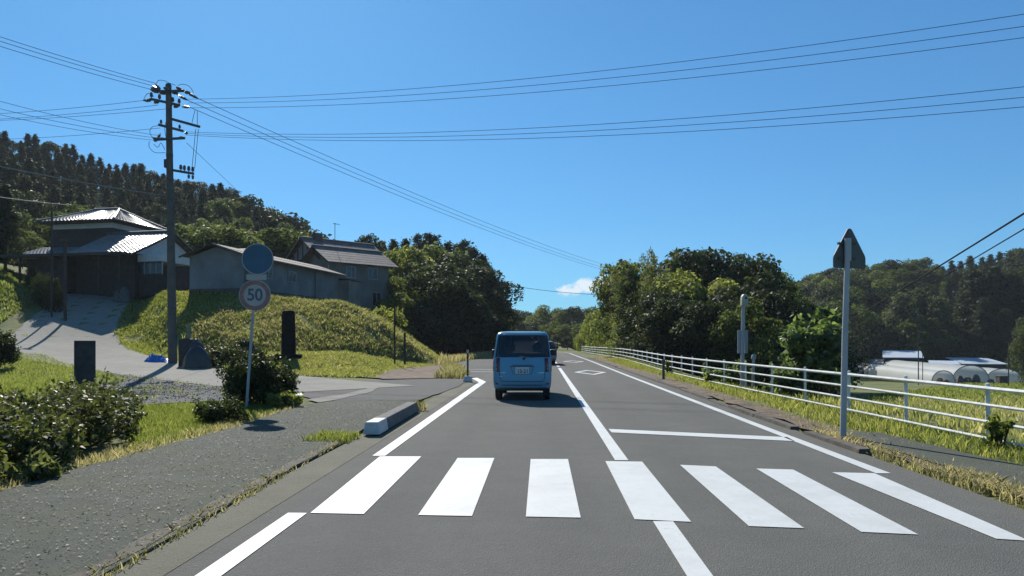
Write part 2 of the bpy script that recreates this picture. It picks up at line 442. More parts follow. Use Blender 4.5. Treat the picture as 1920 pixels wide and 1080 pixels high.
M['plaster'] = mat_plain('white_plaster', (0.62, 0.62, 0.60), 0.85, 0, 0.08, 2)
M['wall_grey'] = mat_plain('pale_grey_siding', (0.19, 0.205, 0.21), 0.75, 0, 0.22, .7)
M['wall_beige'] = mat_plain('beige_mortar_wall', (0.215, 0.20, 0.178), 0.85, 0, 0.22, .8)
M['wall_pink'] = mat_plain('dusty_pink_plaster', (0.34, 0.285, 0.265), 0.85, 0, 0.1, 2)
M['glass_dark'] = mat_plain('window_glass', (0.03, 0.035, 0.04), 0.12, 0, 0.1, 2, 0.6)
M['frame_alu'] = mat_plain('aluminium_frame', (0.40, 0.40, 0.40), 0.4, 0.5, 0.05, 2)
M['film'] = mat_leaf('greenhouse_film', [(0.55, 0.56, 0.54), (0.66, 0.67, 0.64), (0.74, 0.75, 0.72)], 0.5, (1, 1, .97), 0.4, 0.5, 0.3, 1.0)
M['shed_blue'] = mat_plain('pale_blue_steel_roof', (0.55, 0.62, 0.70), 0.45, 0, 0.06, 0.5)
M['hay'] = mat_plain('stored_goods', (0.17, 0.12, 0.11), 0.9, 0, 0.4, 3)
M['car_blue'] = mat_plain('blue_car_paint', (0.09, 0.255, 0.37), 0.28, 0.15, 0.04, 1.0, 0.5)
M['car_white'] = mat_plain('silver_car_paint', (0.20, 0.21, 0.22), 0.3, 0, 0.04, 1.0, 0.5)
M['car_black'] = mat_plain('black_plastic_trim', (0.018, 0.018, 0.02), 0.5, 0, 0.1, 3)
M['tyre'] = mat_plain('tyre_rubber', (0.02, 0.02, 0.021), 0.85, 0, 0.2, 10)
M['rim'] = mat_plain('alloy_rim', (0.42, 0.42, 0.43), 0.35, 0.8, 0.05, 3)
M['chrome'] = mat_plain('chrome_badge', (0.5, 0.55, 0.6), 0.25, 0.9, 0.03, 3)
M['tail_red'] = mat_plain('red_tail_lamp', (0.20, 0.015, 0.02), 0.2, 0, 0.1, 5)
M['tail_clear'] = mat_plain('clear_lamp_lens', (0.35, 0.30, 0.30), 0.2, 0, 0.1, 5)
M['plate'] = mat_plain('number_plate_white', (0.60, 0.63, 0.63), 0.5, 0, 0.04, 3)
M['plate_num'] = mat_plain('plate_number_green', (0.02, 0.07, 0.06), 0.5, 0, 0.04, 3)
M['seat'] = mat_plain('car_seat_fabric', (0.05, 0.05, 0.055), 0.9, 0, 0.1, 6)
M['skin'] = mat_plain('skin', (0.45, 0.28, 0.20), 0.6, 0, 0.05, 6)
M['shirt'] = mat_plain('grey_shirt', (0.20, 0.20, 0.22), 0.9, 0, 0.1, 6)
M['hair'] = mat_plain('black_hair', (0.015, 0.013, 0.012), 0.6, 0, 0.1, 6)
M['lamp_cream'] = mat_plain('cream_lamp_housing', (0.42, 0.42, 0.33), 0.5, 0, 0.1, 5)
M['stone_bit'] = mat_plain('gravel_stones', (0.12, 0.125, 0.125), .95, 0, .35, 14, .15)
M['litter'] = mat_leaf('fallen_leaf_litter', [(0.05, 0.045, 0.03), (0.16, 0.145, 0.10), (0.40, 0.39, 0.33)], 0.2, (1, 0.95, 0.7))

def mat_carglass(name, tint, clear):
    m, nt, out = mat_new(name)
    t = nt.nodes.new('ShaderNodeBsdfTransparent'); t.inputs[0].default_value = (*tint, 1)
    g = nt.nodes.new('ShaderNodeBsdfGlossy'); g.inputs['Roughness'].default_value = 0.04
    g.inputs['Color'].default_value = (0.8, 0.85, 0.9, 1)
    fr = nt.nodes.new('ShaderNodeFresnel'); fr.inputs[0].default_value = 1.45
    mx = nt.nodes.new('ShaderNodeMixShader')
    nt.links.new(nmath(nt, 'ADD', nmath(nt, 'MULTIPLY', fr.outputs[0], 0.9), 0.01), mx.inputs[0])
    nt.links.new(t.outputs[0], mx.inputs[1]); nt.links.new(g.outputs[0], mx.inputs[2])
    nt.links.new(mx.outputs[0], out.inputs[0])
    return m
M['glass_tint'] = mat_carglass('tinted_car_glass', (0.42, 0.45, 0.47), 0)
M['glass_clear'] = mat_carglass('clear_car_glass', (0.8, 0.84, 0.83), 0)

# ---------------------------------------------------------------- terrain
def xc(y): return 0.97 + 0.041 * np.asarray(y, float)
ROAD = [(xc(y), y) for y in np.arange(-30, 85.1, 2.5)]
_c = Vector((float(xc(85)), 85)); _d = Vector((0.041, 1)).normalized(); _n = Vector((-_d.y, _d.x)); ARC_R = 62
for k in range(1, 34):
    a = R(2.4 * k)
    q = _c + _d * ARC_R * math.sin(a) + _n * ARC_R * (1 - math.cos(a))
    ROAD.append((q.x, q.y))
ROAD = [(float(a), float(b)) for a, b in ROAD]
DRIVE = [(-4.6, 21.3, .0), (-9.0, 25.6, .03), (-15.0, 31.4, .15), (-21.0, 37.2, .50), (-25.4, 41.5, 1.15), (-28.2, 46.0, 2.35), (-30.6, 52.0, 4.25), (-32.2, 57.0, 5.45), (-33.0, 66.0, 5.7)]
def dense(path, step):
    out = []
    for a, b in zip(path[:-1], path[1:]):
        a, b = np.array(a, float), np.array(b, float)
        n = max(1, int(np.linalg.norm((b - a)[:2]) / step))
        out += [a + (b - a) * k / n for k in range(n)]
    out.append(np.array(path[-1], float))
    return np.array(out)
def smooth_path(p, it=60):
    p = p.copy()
    for _ in range(it): p[1:-1] = p[1:-1] * .5 + (p[:-2] + p[2:]) * .25
    return p
DRV = smooth_path(dense(DRIVE, 0.5), 25)
ROADD = dense(ROAD, 1.5)

def nearest(path, x, y):
    bx = np.full(x.shape, 1e9); bi = np.zeros(x.shape, int)
    for i, p in enumerate(path):
        d = (x - p[0]) ** 2 + (y - p[1]) ** 2
        mk = d < bx; bx = np.where(mk, d, bx); bi = np.where(mk, i, bi)
    return np.sqrt(bx), bi

def yfront(x): return np.interp(x, [-90, -46, -37, -30, -22.5, -17, -11, -6.5, -3.9], [40, 38.5, 39, 41.5, 40.5, 37.4, 37.7, 40, 45.5])
def xflank(y): return -4.0 + 0.041 * (y - 45) - 0.42 * np.clip(y - 46.5, 0, 15)
def xfence(y): return np.interp(y, [4, 14, 18, 26, 32, 40, 53, 96], [6.5, 6.6, 6.6, 6.65, 6.9, 7.4, 8.1, 9.3])

def zf(x, y):
    x = np.asarray(x, float); y = np.asarray(y, float)
    x, y = np.broadcast_arrays(x, y)
    base = 0.85 * sstep(27, 39, y) * sstep(0.3, 5, xflank(y) - x)
    s = np.minimum((y - yfront(x)) * 0.95, (xflank(y) - x) * 0.95)
    H = 3.02 + 1.6 * np.clip((-12 - x) / 18, 0, 1) + 2.6 * sstep(-35, -44, x)
    t = np.clip(0.46 * s / H, 0, 1); t = t + 0.035 * np.sin(np.pi * t)
    zl = base + H * t
    zl = zl + (t > 0) * np.minimum(1, t * 3) * 0.22 * (0.10 * np.sin(x * 2.1 + 1.4 * np.sin(y * 1.3)) * np.sin(y * 1.9 + np.sin(x * .9)) + 0.07 * np.sin(x * 4.3 + y * 1.1) * np.sin(y * 3.7 - x * .8))
    zl = zl + sstep(72, 150, y) * np.maximum(0, 0.31 * (-x - 5))
    # right hand side: verge, then the field falling away
    f = x - xfence(y) - 0.4
    drop = -(np.clip(y, 0, 110) * 0.040 + 0.30) * sstep(0, 5.5, f)
    zr = drop + 0.17 * sstep(26, 50, y) * sstep(90, 60, y) * sstep(4.0, 5.6, x - xc(y)) * (1 - sstep(0, 5, f))
    zr = zr + sstep(118, 200, y) * 0.2 * np.clip(x - 22, 0, 92)
    zr = zr + sstep(100, 190, y) * sstep(70, 10, np.abs(x - 12)) * 2.0
    z = np.where(x < xc(y), zl, zr)
    dr, _ = nearest(ROADD, x, y)
    w = np.maximum(sstep(5, 14, dr), sstep(84, 70, y))
    z = z * w
    dd, di = nearest(DRV, x, y)
    wd = sstep(3.0, 5.4, dd)
    z = np.where(dd < 5.4, DRV[di, 2] * (1 - wd) + z * wd, z)
    return z

_gx = np.concatenate([-np.geomspace(480, 60, 16), np.arange(-59, -44, 1.0), np.arange(-44, 26, 0.5), np.arange(26, 60, 1.0), np.geomspace(60, 480, 16)])
_gy = np.concatenate([-np.geomspace(200, 14, 9), np.arange(-12, 4, 1.0), np.arange(4, 70, 0.5), np.arange(70, 160, 1.5), np.geomspace(160, 620, 16)])
GX, GY = np.meshgrid(_gx, _gy)
GZ = zf(GX, GY)
GZ = GZ - 0.06 * ((GX > xc(GY) - 3.7) & (GX < xc(GY) + 3.3) & (GY < 84))
V = np.stack([GX, GY, GZ], -1).reshape(-1, 3)
ny, nx = GX.shape
ii = (np.arange(ny - 1)[:, None] * nx + np.arange(nx - 1)[None]).reshape(-1)
ground = mesh_np('ground', V, np.stack([ii, ii + 1, ii + nx + 1, ii + nx], 1), M['ground'], kind='structure')
ground.data.polygons.foreach_set('use_smooth', [True] * len(ground.data.polygons))

def zg(x, y): return float(zf(np.array([x]), np.array([y]))[0])

def sheet(name, poly, dz, mat, parent=None, drape=0.0, kind=None, thick=0.0):
    """flat or draped ground sheet from a polygon outline"""
    bm = bmesh.new()
    vs_ = [bm.verts.new((p[0], p[1], 0)) for p in poly]
    fc = bm.faces.new(vs_)
    if fc.normal.z < 0 or sum((poly[i][0] * poly[(i + 1) % len(poly)][1] - poly[(i + 1) % len(poly)][0] * poly[i][1]) for i in range(len(poly))) < 0:
        fc.normal_flip()
    if drape:
        for ax in (0, 1):
            lo = min(p[ax] for p in poly); hi = max(p[ax] for p in poly)
            q = lo + drape
            while q < hi:
                co = [0, 0, 0]; co[ax] = q; no = [0, 0, 0]; no[ax] = 1
                bmesh.ops.bisect_plane(bm, geom=bm.verts[:] + bm.edges[:] + bm.faces[:], plane_co=co, plane_no=no)
                q += drape
        xy = np.array([v.co[:2] for v in bm.verts]); zz = zf(xy[:, 0], xy[:, 1])
        for v, z in zip(bm.verts, zz): v.co.z = z + dz
    else:
        for v in bm.verts: v.co.z = dz
    bmesh.ops.triangulate(bm, faces=[f for f in bm.faces if len(f.verts) > 4])
    if thick:
        r = bmesh.ops.extrude_face_region(bm, geom=bm.faces[:])
        for e in r['geom']:
            if isinstance(e, bmesh.types.BMVert): e.co.z += thick
    bmesh.ops.recalc_face_normals(bm, faces=bm.faces[:]) if thick else None
    me = bpy.data.meshes.new(name); bm.to_mesh(me); bm.free(); me.materials.append(mat)
    o = bpy.data.objects.new(name, me); link(o, parent)
    if kind: o['kind'] = kind
    return o

def wobble(poly, amp, step=0.5, seed=1):
    """ragged outline: subdivide the outline and jitter it"""
    rr_ = random.Random(seed); out = []
    for a, b in zip(poly, poly[1:] + poly[:1]):
        L = math.hypot(b[0] - a[0], b[1] - a[1]); n = max(1, int(L / step))
        for k in range(n):
            t = k / n
            out.append((lerp(a[0], b[0], t) + rr_.uniform(-amp, amp), lerp(a[1], b[1], t) + rr_.uniform(-amp, amp)))
    return out

def ribbon(name, path, o0, o1, z, mat, parent=None, zfun=None):
    P = np.array(path, float)[:, :2]
    T = np.gradient(P, axis=0); T = unit(T); Nn = np.stack([T[:, 1], -T[:, 0]], 1)   # to the right
    zs = np.full(len(P), z) if zfun is None else zfun
    A = np.column_stack([P + Nn * o0, zs]); B = np.column_stack([P + Nn * o1, zs])
    V = np.empty((2 * len(P), 3)); V[0::2] = A; V[1::2] = B
    i = np.arange(len(P) - 1) * 2
    return mesh_np(name, V, np.stack([i, i + 1, i + 3, i + 2], 1), mat, parent)

# ---------------------------------------------------------------- road and markings
road = ribbon('road', ROAD, -3.30, 3.15, 0.010, M['road']); road['kind'] = 'structure'
ribbon('gutter', [p for p in ROAD if p[1] < 29], -3.72, -3.285, 0.0135, M['gutter'], road)
ZM = 0.016
for q in ([(712, 858), (790, 858), (682, 967), (582, 965)], [(858, 861), (927, 861), (885, 971), (784, 969)],
          [(995, 863), (1065, 863), (1089, 974), (986, 972)], [(1135, 867), (1204, 868), (1296, 982), (1190, 977)],
          [(1275, 874), (1342, 877), (1508, 994), (1404, 990)], [(1418, 881), (1487, 883), (1722, 1006), (1615, 1001)],
          [(1560, 888), (1640, 890), (1930, 1018), (1868, 1014)]):
    sheet('crosswalk_stripe', [gp(*p) for p in q], ZM, M['paint'], road)
def band(name, x0y0, x1y1, w):
    a, b = Vector(x0y0), Vector(x1y1); d = (b - a).normalized(); n = Vector((d.y, -d.x)) * w / 2
    return sheet(name, [tuple(a - n), tuple(a + n), tuple(b + n), tuple(b - n)], ZM, M['paint'], road)
XL = lambda y: -2.04 + 0.041 * y
XR = lambda y: 3.76 + 0.036 * y
XC = lambda y: 0.97 + 0.041 * y
band('edge_line', (XL(-5), -5), (XL(6.0), 6.0), .16)
sheet('edge_line', [(XL(9) - .08, 9.0), (XL(9) + .08, 9.0), (XL(25.2) + .09, 25.4), (-1.37, 28.3), (-1.58, 28.0), (XL(24.6) - .13, 25.2)], ZM, M['paint'], road)
band('centre_line', (XC(-5), -5), (XC(5.72), 5.72), .16)
band('centre_line', (XC(8.66), 8.66), (XC(38.5), 38.5), .16)
for y0, y1 in ((40.5, 43.5), (46, 50), (54, 59), (64, 69), (74, 79)): band('centre_line', (XC(y0), y0), (XC(y1), y1), .15)
band('edge_line', (XR(7.8), 7.8), (XR(30), 30), .16)
band('edge_line', (XR(30.0), 30.0), (4.92 + .0365 * (52 - 30), 52), .155)
band('edge_line', (4.92 + .0365 * 22, 52), (6.75, 82), .15)
ribbon('edge_line', [p for p in ROAD if p[1] > 82], 2.4, 2.55, ZM, M['paint'], road)
ribbon('edge_line', [p for p in ROAD if p[1] > 62], -2.75, -2.6, ZM, M['paint'], road)
sheet('stop_line', [gp(1141, 806), gp(1476, 821.5), gp(1490, 829), gp(1147, 812.5)], ZM, M['paint'], road)
def diamond(cx, cy, hl, hw, w):
    d = Vector((.041, 1)).normalized(); n = Vector((d.y, -d.x)); c = Vector((cx, cy))
    def ring(a, b): return [c + d * a, c + n * b, c - d * a, c - n * b]
    o, i = ring(hl, hw), ring(hl - w * hl / hw * .9, hw - w)
    V_ = [(p.x, p.y, ZM) for p in o + i]
    mb = MB().add(V_, [(k, k + 4, (k + 1) % 4 + 4, (k + 1) % 4) for k in range(4)])
    return mb.build('diamond_marking', M['paint'], road)
diamond(3.63, 33.3, 2.5, .76, .22)
diamond(4.35, 51.0, 2.6, .78, .22)
# bay on the left beyond the side road
sheet('bay_asphalt', [(-1.0, 27.6), (-1.9, 29.5), (-2.25, 34), (-3.7, 48), (-3.1, 56), (-1.3, 66), (1.2, 76), (1.2, 28)], 0.007, M['lane'], road)
for a, b in (((-2.6, 36.9), (-.9, 36.4)), ((-2.2, 34.2), (-.2, 33.4))): band('bay_line', a, b, .16)

# ---------------------------------------------------------------- left pavement, side lane, drive
pave = sheet('pavement', wobble([(-3.4, -6), (-2.68, -6), (-2.50, 4.5), (-2.42, 10.8), (-2.25, 15.2), (-2.25, 17.5), (-4.2, 17.2), (-4.75, 15.6), (-4.55, 12), (-4.85, 8.9), (-4.85, 6.5), (-4.9, 2), (-5.2, -6)], .03, .4, 3), 0.0, M['walk'], kind='structure', thick=0.035)
lane = sheet('side_lane', wobble([(-2.25, 17.46), (-1.75, 22), (-1.5, 27.3), (-2.6, 27.6), (-4.4, 26.6), (-5.6, 26.0), (-6.4, 22.5), (-5.6, 19), (-4.7, 17.2)], .03, .5, 5), 0.028, M['lane'], kind='structure')
sheet('edge_dirt', wobble([(-2.70, -5), (-2.62, -5), (-2.52, 4.5), (-2.42, 10.6), (-2.54, 10.6), (-2.66, 4.5)], .035, .25, 12), 0.039, M['concrete_old'], pave)
D = DRV
arcD = np.concatenate([[0], np.cumsum(np.linalg.norm(np.diff(D[:, :2], axis=0), axis=1))])
wR_ = np.interp(arcD, [0, 6, 100], [2.2, 2.4, 2.5])
wL_ = np.interp(arcD, [0, 5, 14, 22, 28, 33, 40, 100], [2.2, 2.5, 2.7, 3.4, 3.6, 2.9, 2.4, 2.5])
P2 = D[:, :2]; T2 = unit(np.gradient(P2, axis=0)); N2 = np.stack([T2[:, 1], -T2[:, 0]], 1)
rows = []
for q in np.linspace(-1, 1, 9):
    XY = P2 + N2 * (q * np.where(q < 0, wL_, wR_))[:, None] * (1 if abs(q) < 1 else (1 + .02 * np.sin(np.arange(len(P2)) * 1.7)))[:, None] if abs(q) == 1 else P2 + N2 * (q * np.where(q < 0, wL_, wR_))[:, None]
    rows.append(np.column_stack([XY, zf(XY[:, 0], XY[:, 1]) + 0.038]))
Vd = np.stack(rows, 1).reshape(-1, 3); nn = len(D)
fd = np.array([(i * 9 + k, i * 9 + k + 1, (i + 1) * 9 + k + 1, (i + 1) * 9 + k) for i in range(nn - 1) for k in range(8)])
drive = mesh_np('driveway', Vd, fd, M['drive'], kind='structure')
sheet('concrete_strip', wobble([gp(578, 752), gp(640, 742), gp(690, 731), gp(732, 719), gp(716, 726), gp(690, 739), gp(640, 750), gp(600, 757)], .05, .5, 8), 0.036, M['drive'], lane)
sheet('concrete_patch', wobble([gp(541, 740), gp(568, 739), gp(566, 744), gp(543, 745)], .03, .3, 8), 0.036, M['block_white'], lane)
sheet('gravel_patch', wobble([(-18, 30.6), (-13.2, 27.0), (-9.6, 23.6), (-7.3, 20.6), (-6.6, 17.6), (-8.4, 16.0), (-11.4, 19.5), (-14.2, 24.4)], .12, .6, 9), 0.03, M['gravel'], kind='structure', drape=1.0)
sheet('dirt_patch', wobble([(-4.7, 26.6), (-2.3, 27.7), (-2.5, 33), (-3.6, 44), (-5.0, 42), (-6.2, 34), (-6.0, 28)], .15, .6, 4), 0.05, M['dirt'], kind='structure', drape=0.6)
sheet('verge_dirt', wobble([(4.55, 3), (4.7, 10), (5.0, 16), (5.3, 24), (5.7, 36), (6.2, 50), (7.0, 62), (7.6, 62), (7.0, 44), (6.0, 26), (5.5, 16), (5.1, 10), (5.0, 3)], .10, .6, 6), 0.035, M['dirt'], kind='structure', drape=1.0)
sheet('footpath_strip', wobble([(4.85, 4), (4.88, 9.5), (5.05, 11.4), (5.65, 11.0), (5.75, 8), (5.7, 4)], .04, .5, 7), 0.05, M['walk'], kind='structure')

# ---------------------------------------------------------------- right kerb: separate blocks
kerb = bpy.data.objects.new('kerb', None); link(kerb); kerb['kind'] = 'structure'
kb_me = None
y = 9.2; kr = random.Random(4)
while y < 60:
    L = 1.95
    x0 = np.interp(y, [5, 9.5, 14.4, 21.7, 60], [4.46, 4.52, 4.68, 5.05, 6.55]); x1 = np.interp(y + L, [5, 9.5, 14.4, 21.7, 60], [4.46, 4.52, 4.68, 5.05, 6.55])
    if kb_me is None:
        kb = MB().add([(-.07, -.97, -.06), (.09, -.97, -.06), (.09, .97, -.06), (-.07, .97, -.06), (-.05, -.97, .07), (.09, -.97, .075), (.09, .97, .075), (-.05, .97, .07)],
                      [(0, 3, 2, 1), (4, 5, 6, 7), (0, 1, 5, 4), (2, 3, 7, 6), (0, 4, 7, 3), (1, 2, 6, 5)]).build('kerb_block', M['concrete_old'], kerb)
        kb_me = kb
        b = kb
    else:
        b = kb_me.copy(); link(b, kerb)
    gap = (9.6 < y < 11.0) or (15.5 < y < 16.6)
    b.location = ((x0 + x1) / 2, y + L / 2, 0.0 - (0.05 if gap else 0) + kr.uniform(-.015, .01))
    b.rotation_euler = (kr.uniform(-.008, .008), kr.uniform(-.03, .03), -math.atan2(x1 - x0, L) + kr.uniform(-.012, .012))
    b.scale = (1, (L / 1.95), 1)
    y += L + (.55 if kr.random() < .12 else .012)

# wheel stop on the left
ws = thing('concrete_barrier', 'long grey concrete wheel-stop block with one white end beside the left edge line', 'concrete barrier', (-2.13, 10.85, 0.036), math.atan2(0.13, -3.7) + math.pi / 2 - math.pi / 2)
ws.rotation_euler = (0, 0, -0.030)
def taper(y0, y1, e0=0, e1=0):
    return MB().add([(-.13, y0, 0), (.13, y0, 0), (.13, y1, 0), (-.13, y1, 0), (-.10, y0 + e0, .19), (.10, y0 + e0, .19), (.10, y1 - e1, .19), (-.10, y1 - e1, .19)],
                    [(0, 3, 2, 1), (4, 5, 6, 7), (0, 1, 5, 4), (2, 3, 7, 6), (0, 4, 7, 3), (1, 2, 6, 5)])
taper(0.66, 3.75, 0, .10).build('block', M['concrete'], ws, bevel=.012)
taper(0.0, 0.655, .03, 0).build('painted_end', M['block_white'], ws, bevel=.012)

# ---------------------------------------------------------------- fence on the right
fence = thing('guard_fence', 'long white four-rail pipe fence along the right verge', 'fence', (6.5, 4, 0))
fp = [(6.5, 1.0), (6.5, 4), (6.6, 14), (6.6, 18), (6.65, 26), (6.9, 32), (7.4, 40), (8.1, 53), (8.7, 74), (9.3, 96)]
FD = smooth_path(dense(fp, 0.5), 12)
fz = zf(FD[:, 0] - 0.1, FD[:, 1]); 
for _ in range(20): fz[1:-1] = fz[1:-1] * .5 + (fz[:-2] + fz[2:]) * .25
off = Vector(fence.location)
for h, r in ((.80, .028), (.57, .0215), (.34, .0215), (.11, .0215)):
    MB().tube([Vector((p[0], p[1], z + h)) - off for p, z in zip(FD[::2], fz[::2])], r, 8).build('rail', M['white_steel'], fence, smooth=True)
pm = MB().tube([(0, 0, -.25), (0, 0, .84)], .029, 8)
pm.box(-.02, .055, -.04, .04, .78, .83).lathe([(.033, .84), (.029, .865), (.010, .875)], 8)
post0 = pm.build('post', M['white_steel'], fence, smooth=True)
arc = np.concatenate([[0], np.cumsum(np.linalg.norm(np.diff(FD, axis=0), axis=1))])
s = 0.55; first = True
while s < arc[-1]:
    x_ = np.interp(s, arc, FD[:, 0]) + .045; y_ = np.interp(s, arc, FD[:, 1]); z_ = np.interp(s, arc, fz)
    o = post0 if first else post0.copy()
    if not first: link(o, fence)
    first = False
    o.location = Vector((x_, y_, z_)) - off
    o.rotation_euler = (random.uniform(-.012, .012), random.uniform(-.012, .012), 0)
    s += 2.1

# ---------------------------------------------------------------- crosswalk sign seen from behind
rs = thing('road_sign', 'house-shaped crosswalk sign seen from behind on a tall pale post', 'road sign', (4.82, 10.45, 0.0))
MB().tube([(0, 0, -.1), (.03, 0, 1.5), (.072, 0, 2.93)], [.045, .042, .036], 12).build('post', M['post_grey'], rs, smooth=True)
MB().lathe([(.047, 2.62), (.047, 2.95)], 12, Matrix.Translation((.072, 0, 0))).build('mounting_sleeve', M['post_grey'], rs, smooth=True)
c_ = (.135, -.085)
Ms = Matrix.Translation((.125, .075, 2.52)) @ Matrix.Rotation(R(14), 4, 'Z') @ Matrix.Rotation(R(90), 4, 'X')
def rounded(poly, r, n=4):
    out = []
    for i, p in enumerate(poly):
        a, b, c = Vector(poly[i - 1]), Vector(p), Vector(poly[(i + 1) % len(poly)])
        u, w = (a - b).normalized() * r, (c - b).normalized() * r
        for k in range(n + 1):
            t = k / n; out.append(tuple((b + u) * (1 - t) ** 2 + b * 2 * t * (1 - t) + (b + w) * t ** 2))
    return out
pent = rounded([(-.275, 0), (.275, 0), (.275, .17), (.03, .585), (-.03, .585), (-.275, .17)], .035)
MB().prism(pent, .012, Ms).build('sign_plate', M['sign_back'], rs)
MB().box(-.15, .15, -.008, .035, -.015, .015, Ms @ Matrix.Rotation(R(-90), 4, 'X') @ Matrix.Translation((-.05, -.03, .14))).build('bracket', M['steel_dark'], rs)
MB().box(-.15, .15, -.008, .035, -.015, .015, Ms @ Matrix.Rotation(R(-90), 4, 'X') @ Matrix.Translation((-.05, -.03, .36))).build('bracket', M['steel_dark'], rs)

# ---------------------------------------------------------------- speed limit sign on the left
ls = thing('speed_limit_sign', 'leaning pole with a blue disc above a round 50 speed limit sign', 'road sign', (-5.75, 15.5, 0.02))
LX = .26
lean = lambda z: LX * z / 3.4
MB().tube([(0, 0, -.2), (lean(1.7), 0, 1.7), (lean(3.55), 0, 3.55)], .032, 10).build('post', M['post_grey'], ls, smooth=True)
def disc_m(z, dy): return Matrix.Translation((lean(z) + .03, dy, z)) @ Matrix.Rotation(R(5), 4, 'Z') @ Matrix.Rotation(R(90), 4, 'X')
def disc(name, z, r, t, dy, mat, r0=0): 
    m = disc_m(z, dy)
    if r0:
        mb = MB(); n = 48
        v = [m @ Vector((q * math.cos(2 * math.pi * k / n), q * math.sin(2 * math.pi * k / n), t)) for q in (r0, r) for k in range(n)]
        return mb.add(v, [(k, (k + 1) % n, (k + 1) % n + n, k + n) for k in range(n)]).build(name, mat, ls)
    return MB().lathe([(r, 0), (r, t)], 48, m).build(name, mat, ls)
disc('blue_disc', 3.20, .335, .012, -.05, M['sign_blue'])
disc('white_rim', 3.20, .335, .0145, -.05, M['sign_white'], .318)
disc('speed_disc', 2.42, .335, .012, -.05, M['sign_white'])
disc('red_ring', 2.42, .322, .0145, -.05, M['sign_red'], .232)
MB().box(-.21, .21, 2.755, 2.87, -.004, .008, Matrix.Translation((lean(2.8) + .03, -.05, 0)) @ Matrix.Rotation(R(5), 4, 'Z') @ Matrix(((1, 0, 0, 0), (0, 0, 1, 0), (0, 1, 0, 0), (0, 0, 0, 1)))).build('auxiliary_plate', M['sign_white'], ls)
for z in (3.2, 2.42): MB().box(lean(z) - .05, lean(z) + .05, -.048, .04, z - .02, z + .02).build('bracket', M['steel_dark'], ls)
def text(name, s, size, M4, mat, parent, ext=.001, sx=1.0, bold=.0):
    cu_ = bpy.data.curves.new(name, 'FONT'); cu_.body = s; cu_.size = size; cu_.align_x = 'CENTER'; cu_.align_y = 'CENTER'
    cu_.extrude = ext; cu_.offset = bold; cu_.materials.append(mat)
    o = bpy.data.objects.new(name, cu_); link(o, parent)
    dg_ = bpy.context.evaluated_depsgraph_get()
    me = bpy.data.meshes.new_from_object(o.evaluated_get(dg_)); me.name = name
    bpy.data.objects.remove(o)
    o = bpy.data.objects.new(name, me); link(o, parent)
    if not me.materials: me.materials.append(mat)
    o.matrix_local = M4 @ Matrix.Diagonal((sx, 1, 1, 1))
    return o
text('numerals', '50', .36, disc_m(2.42, -.05) @ Matrix.Translation((0, 0, .015)), M['sign_num'], ls, .002, .92, .008)

# ---------------------------------------------------------------- lamp post and twin plates behind the fence
lp = thing('warning_light_post', 'pale grey post with rounded cream lamp housing standing behind the white fence', 'lamp post', (7.35, 22.8, zg(7.35, 22.8)))
g0 = lp.location.z
top = EYE + 68 * 22.8 / F - g0
MB().tube([(-.04, 0, -.3), (0, 0, top)], .06, 12).build('post', M['post_grey'], lp, smooth=True)
hp = [(-.10, 0), (.10, 0), (.10, .22), (.075, .32), (.02, .36), (-.04, .35), (-.085, .28), (-.10, .18)]
MB().prism(hp, .19, Matrix.Translation((.03, .09, top - .01)) @ Matrix.Rotation(R(90), 4, 'X')).build('lamp_housing', M['lamp_cream'], lp, bevel=.015)
MB().lathe([(.04, 0), (.04, .012)], 14, Matrix.Translation((.06, -.10, top + .22)) @ Matrix.Rotation(R(90), 4, 'X')).build('lens', M['car_black'], lp)
MB().lathe([(.13, 0), (.13, .03)], 14, Matrix.Translation((.03, 0, top - .042))).build('collar', M['lamp_cream'], lp)
for xx, zz in ((-.12, 1.45), (.105, 1.45)):
    MB().box(xx - .05, xx + .05, .02, .045, zz - .37, zz + .37).build('sign_plate', M['post_grey'], lp)
    MB().box(min(xx, 0), max(xx, 0), .028, .04, zz - .02, zz + .02).build('bracket', M['steel_dark'], lp)
sp_ = thing('marker_post', 'short grey marker post close beside the lamp post behind the fence', 'post', (7.45, 22.2, zg(7.45, 22.2)))
MB().tube([(0, 0, -.2), (.03, 0, .92)], .045, 10).lathe([(.075, .92), (.08, .97), (.06, 1.05), (.02, 1.08)], 10, Matrix.Translation((.03, 0, 0))).build('post', M['post_grey'], sp_, smooth=True)
dp = thing('delineator_post', 'short dark timber post standing in the grass between the kerb and the white fence', 'post', (*gp(1244, 712, .02), 0.02))
MB().box(-.045, .045, -.04, .04, -.1, .62).build('shaft', M['granite'], dp, bevel=.008)
MB().box(-.06, .06, -.05, .05, .621, .75).build('cap', M['concrete_old'], dp, bevel=.01)

# delineator left of the van on a white base
dl = thing('delineator', 'thin grey roadside delineator on a small white concrete foot at the lane corner', 'post', (*gp(877, 717), 0.03))
MB().add([(-.17, -.15, 0), (.17, -.15, 0), (.17, .15, 0), (-.17, .15, 0), (-.10, -.09, .2), (.10, -.09, .2), (.10, .09, .2), (-.10, .09, .2)],
         [(0, 3, 2, 1), (4, 5, 6, 7), (0, 1, 5, 4), (2, 3, 7, 6), (0, 4, 7, 3), (1, 2, 6, 5)]).build('foot', M['block_white'], dl, bevel=.015)
MB().tube([(0, 0, .2), (0, 0, 1.0)], .035, 10).build('shaft', M['granite'], dl, smooth=True)
MB().tube([(0, 0, 1.001), (0, 0, 1.12)], .04, 10).build('reflector', M['post_grey'], dl, smooth=True)

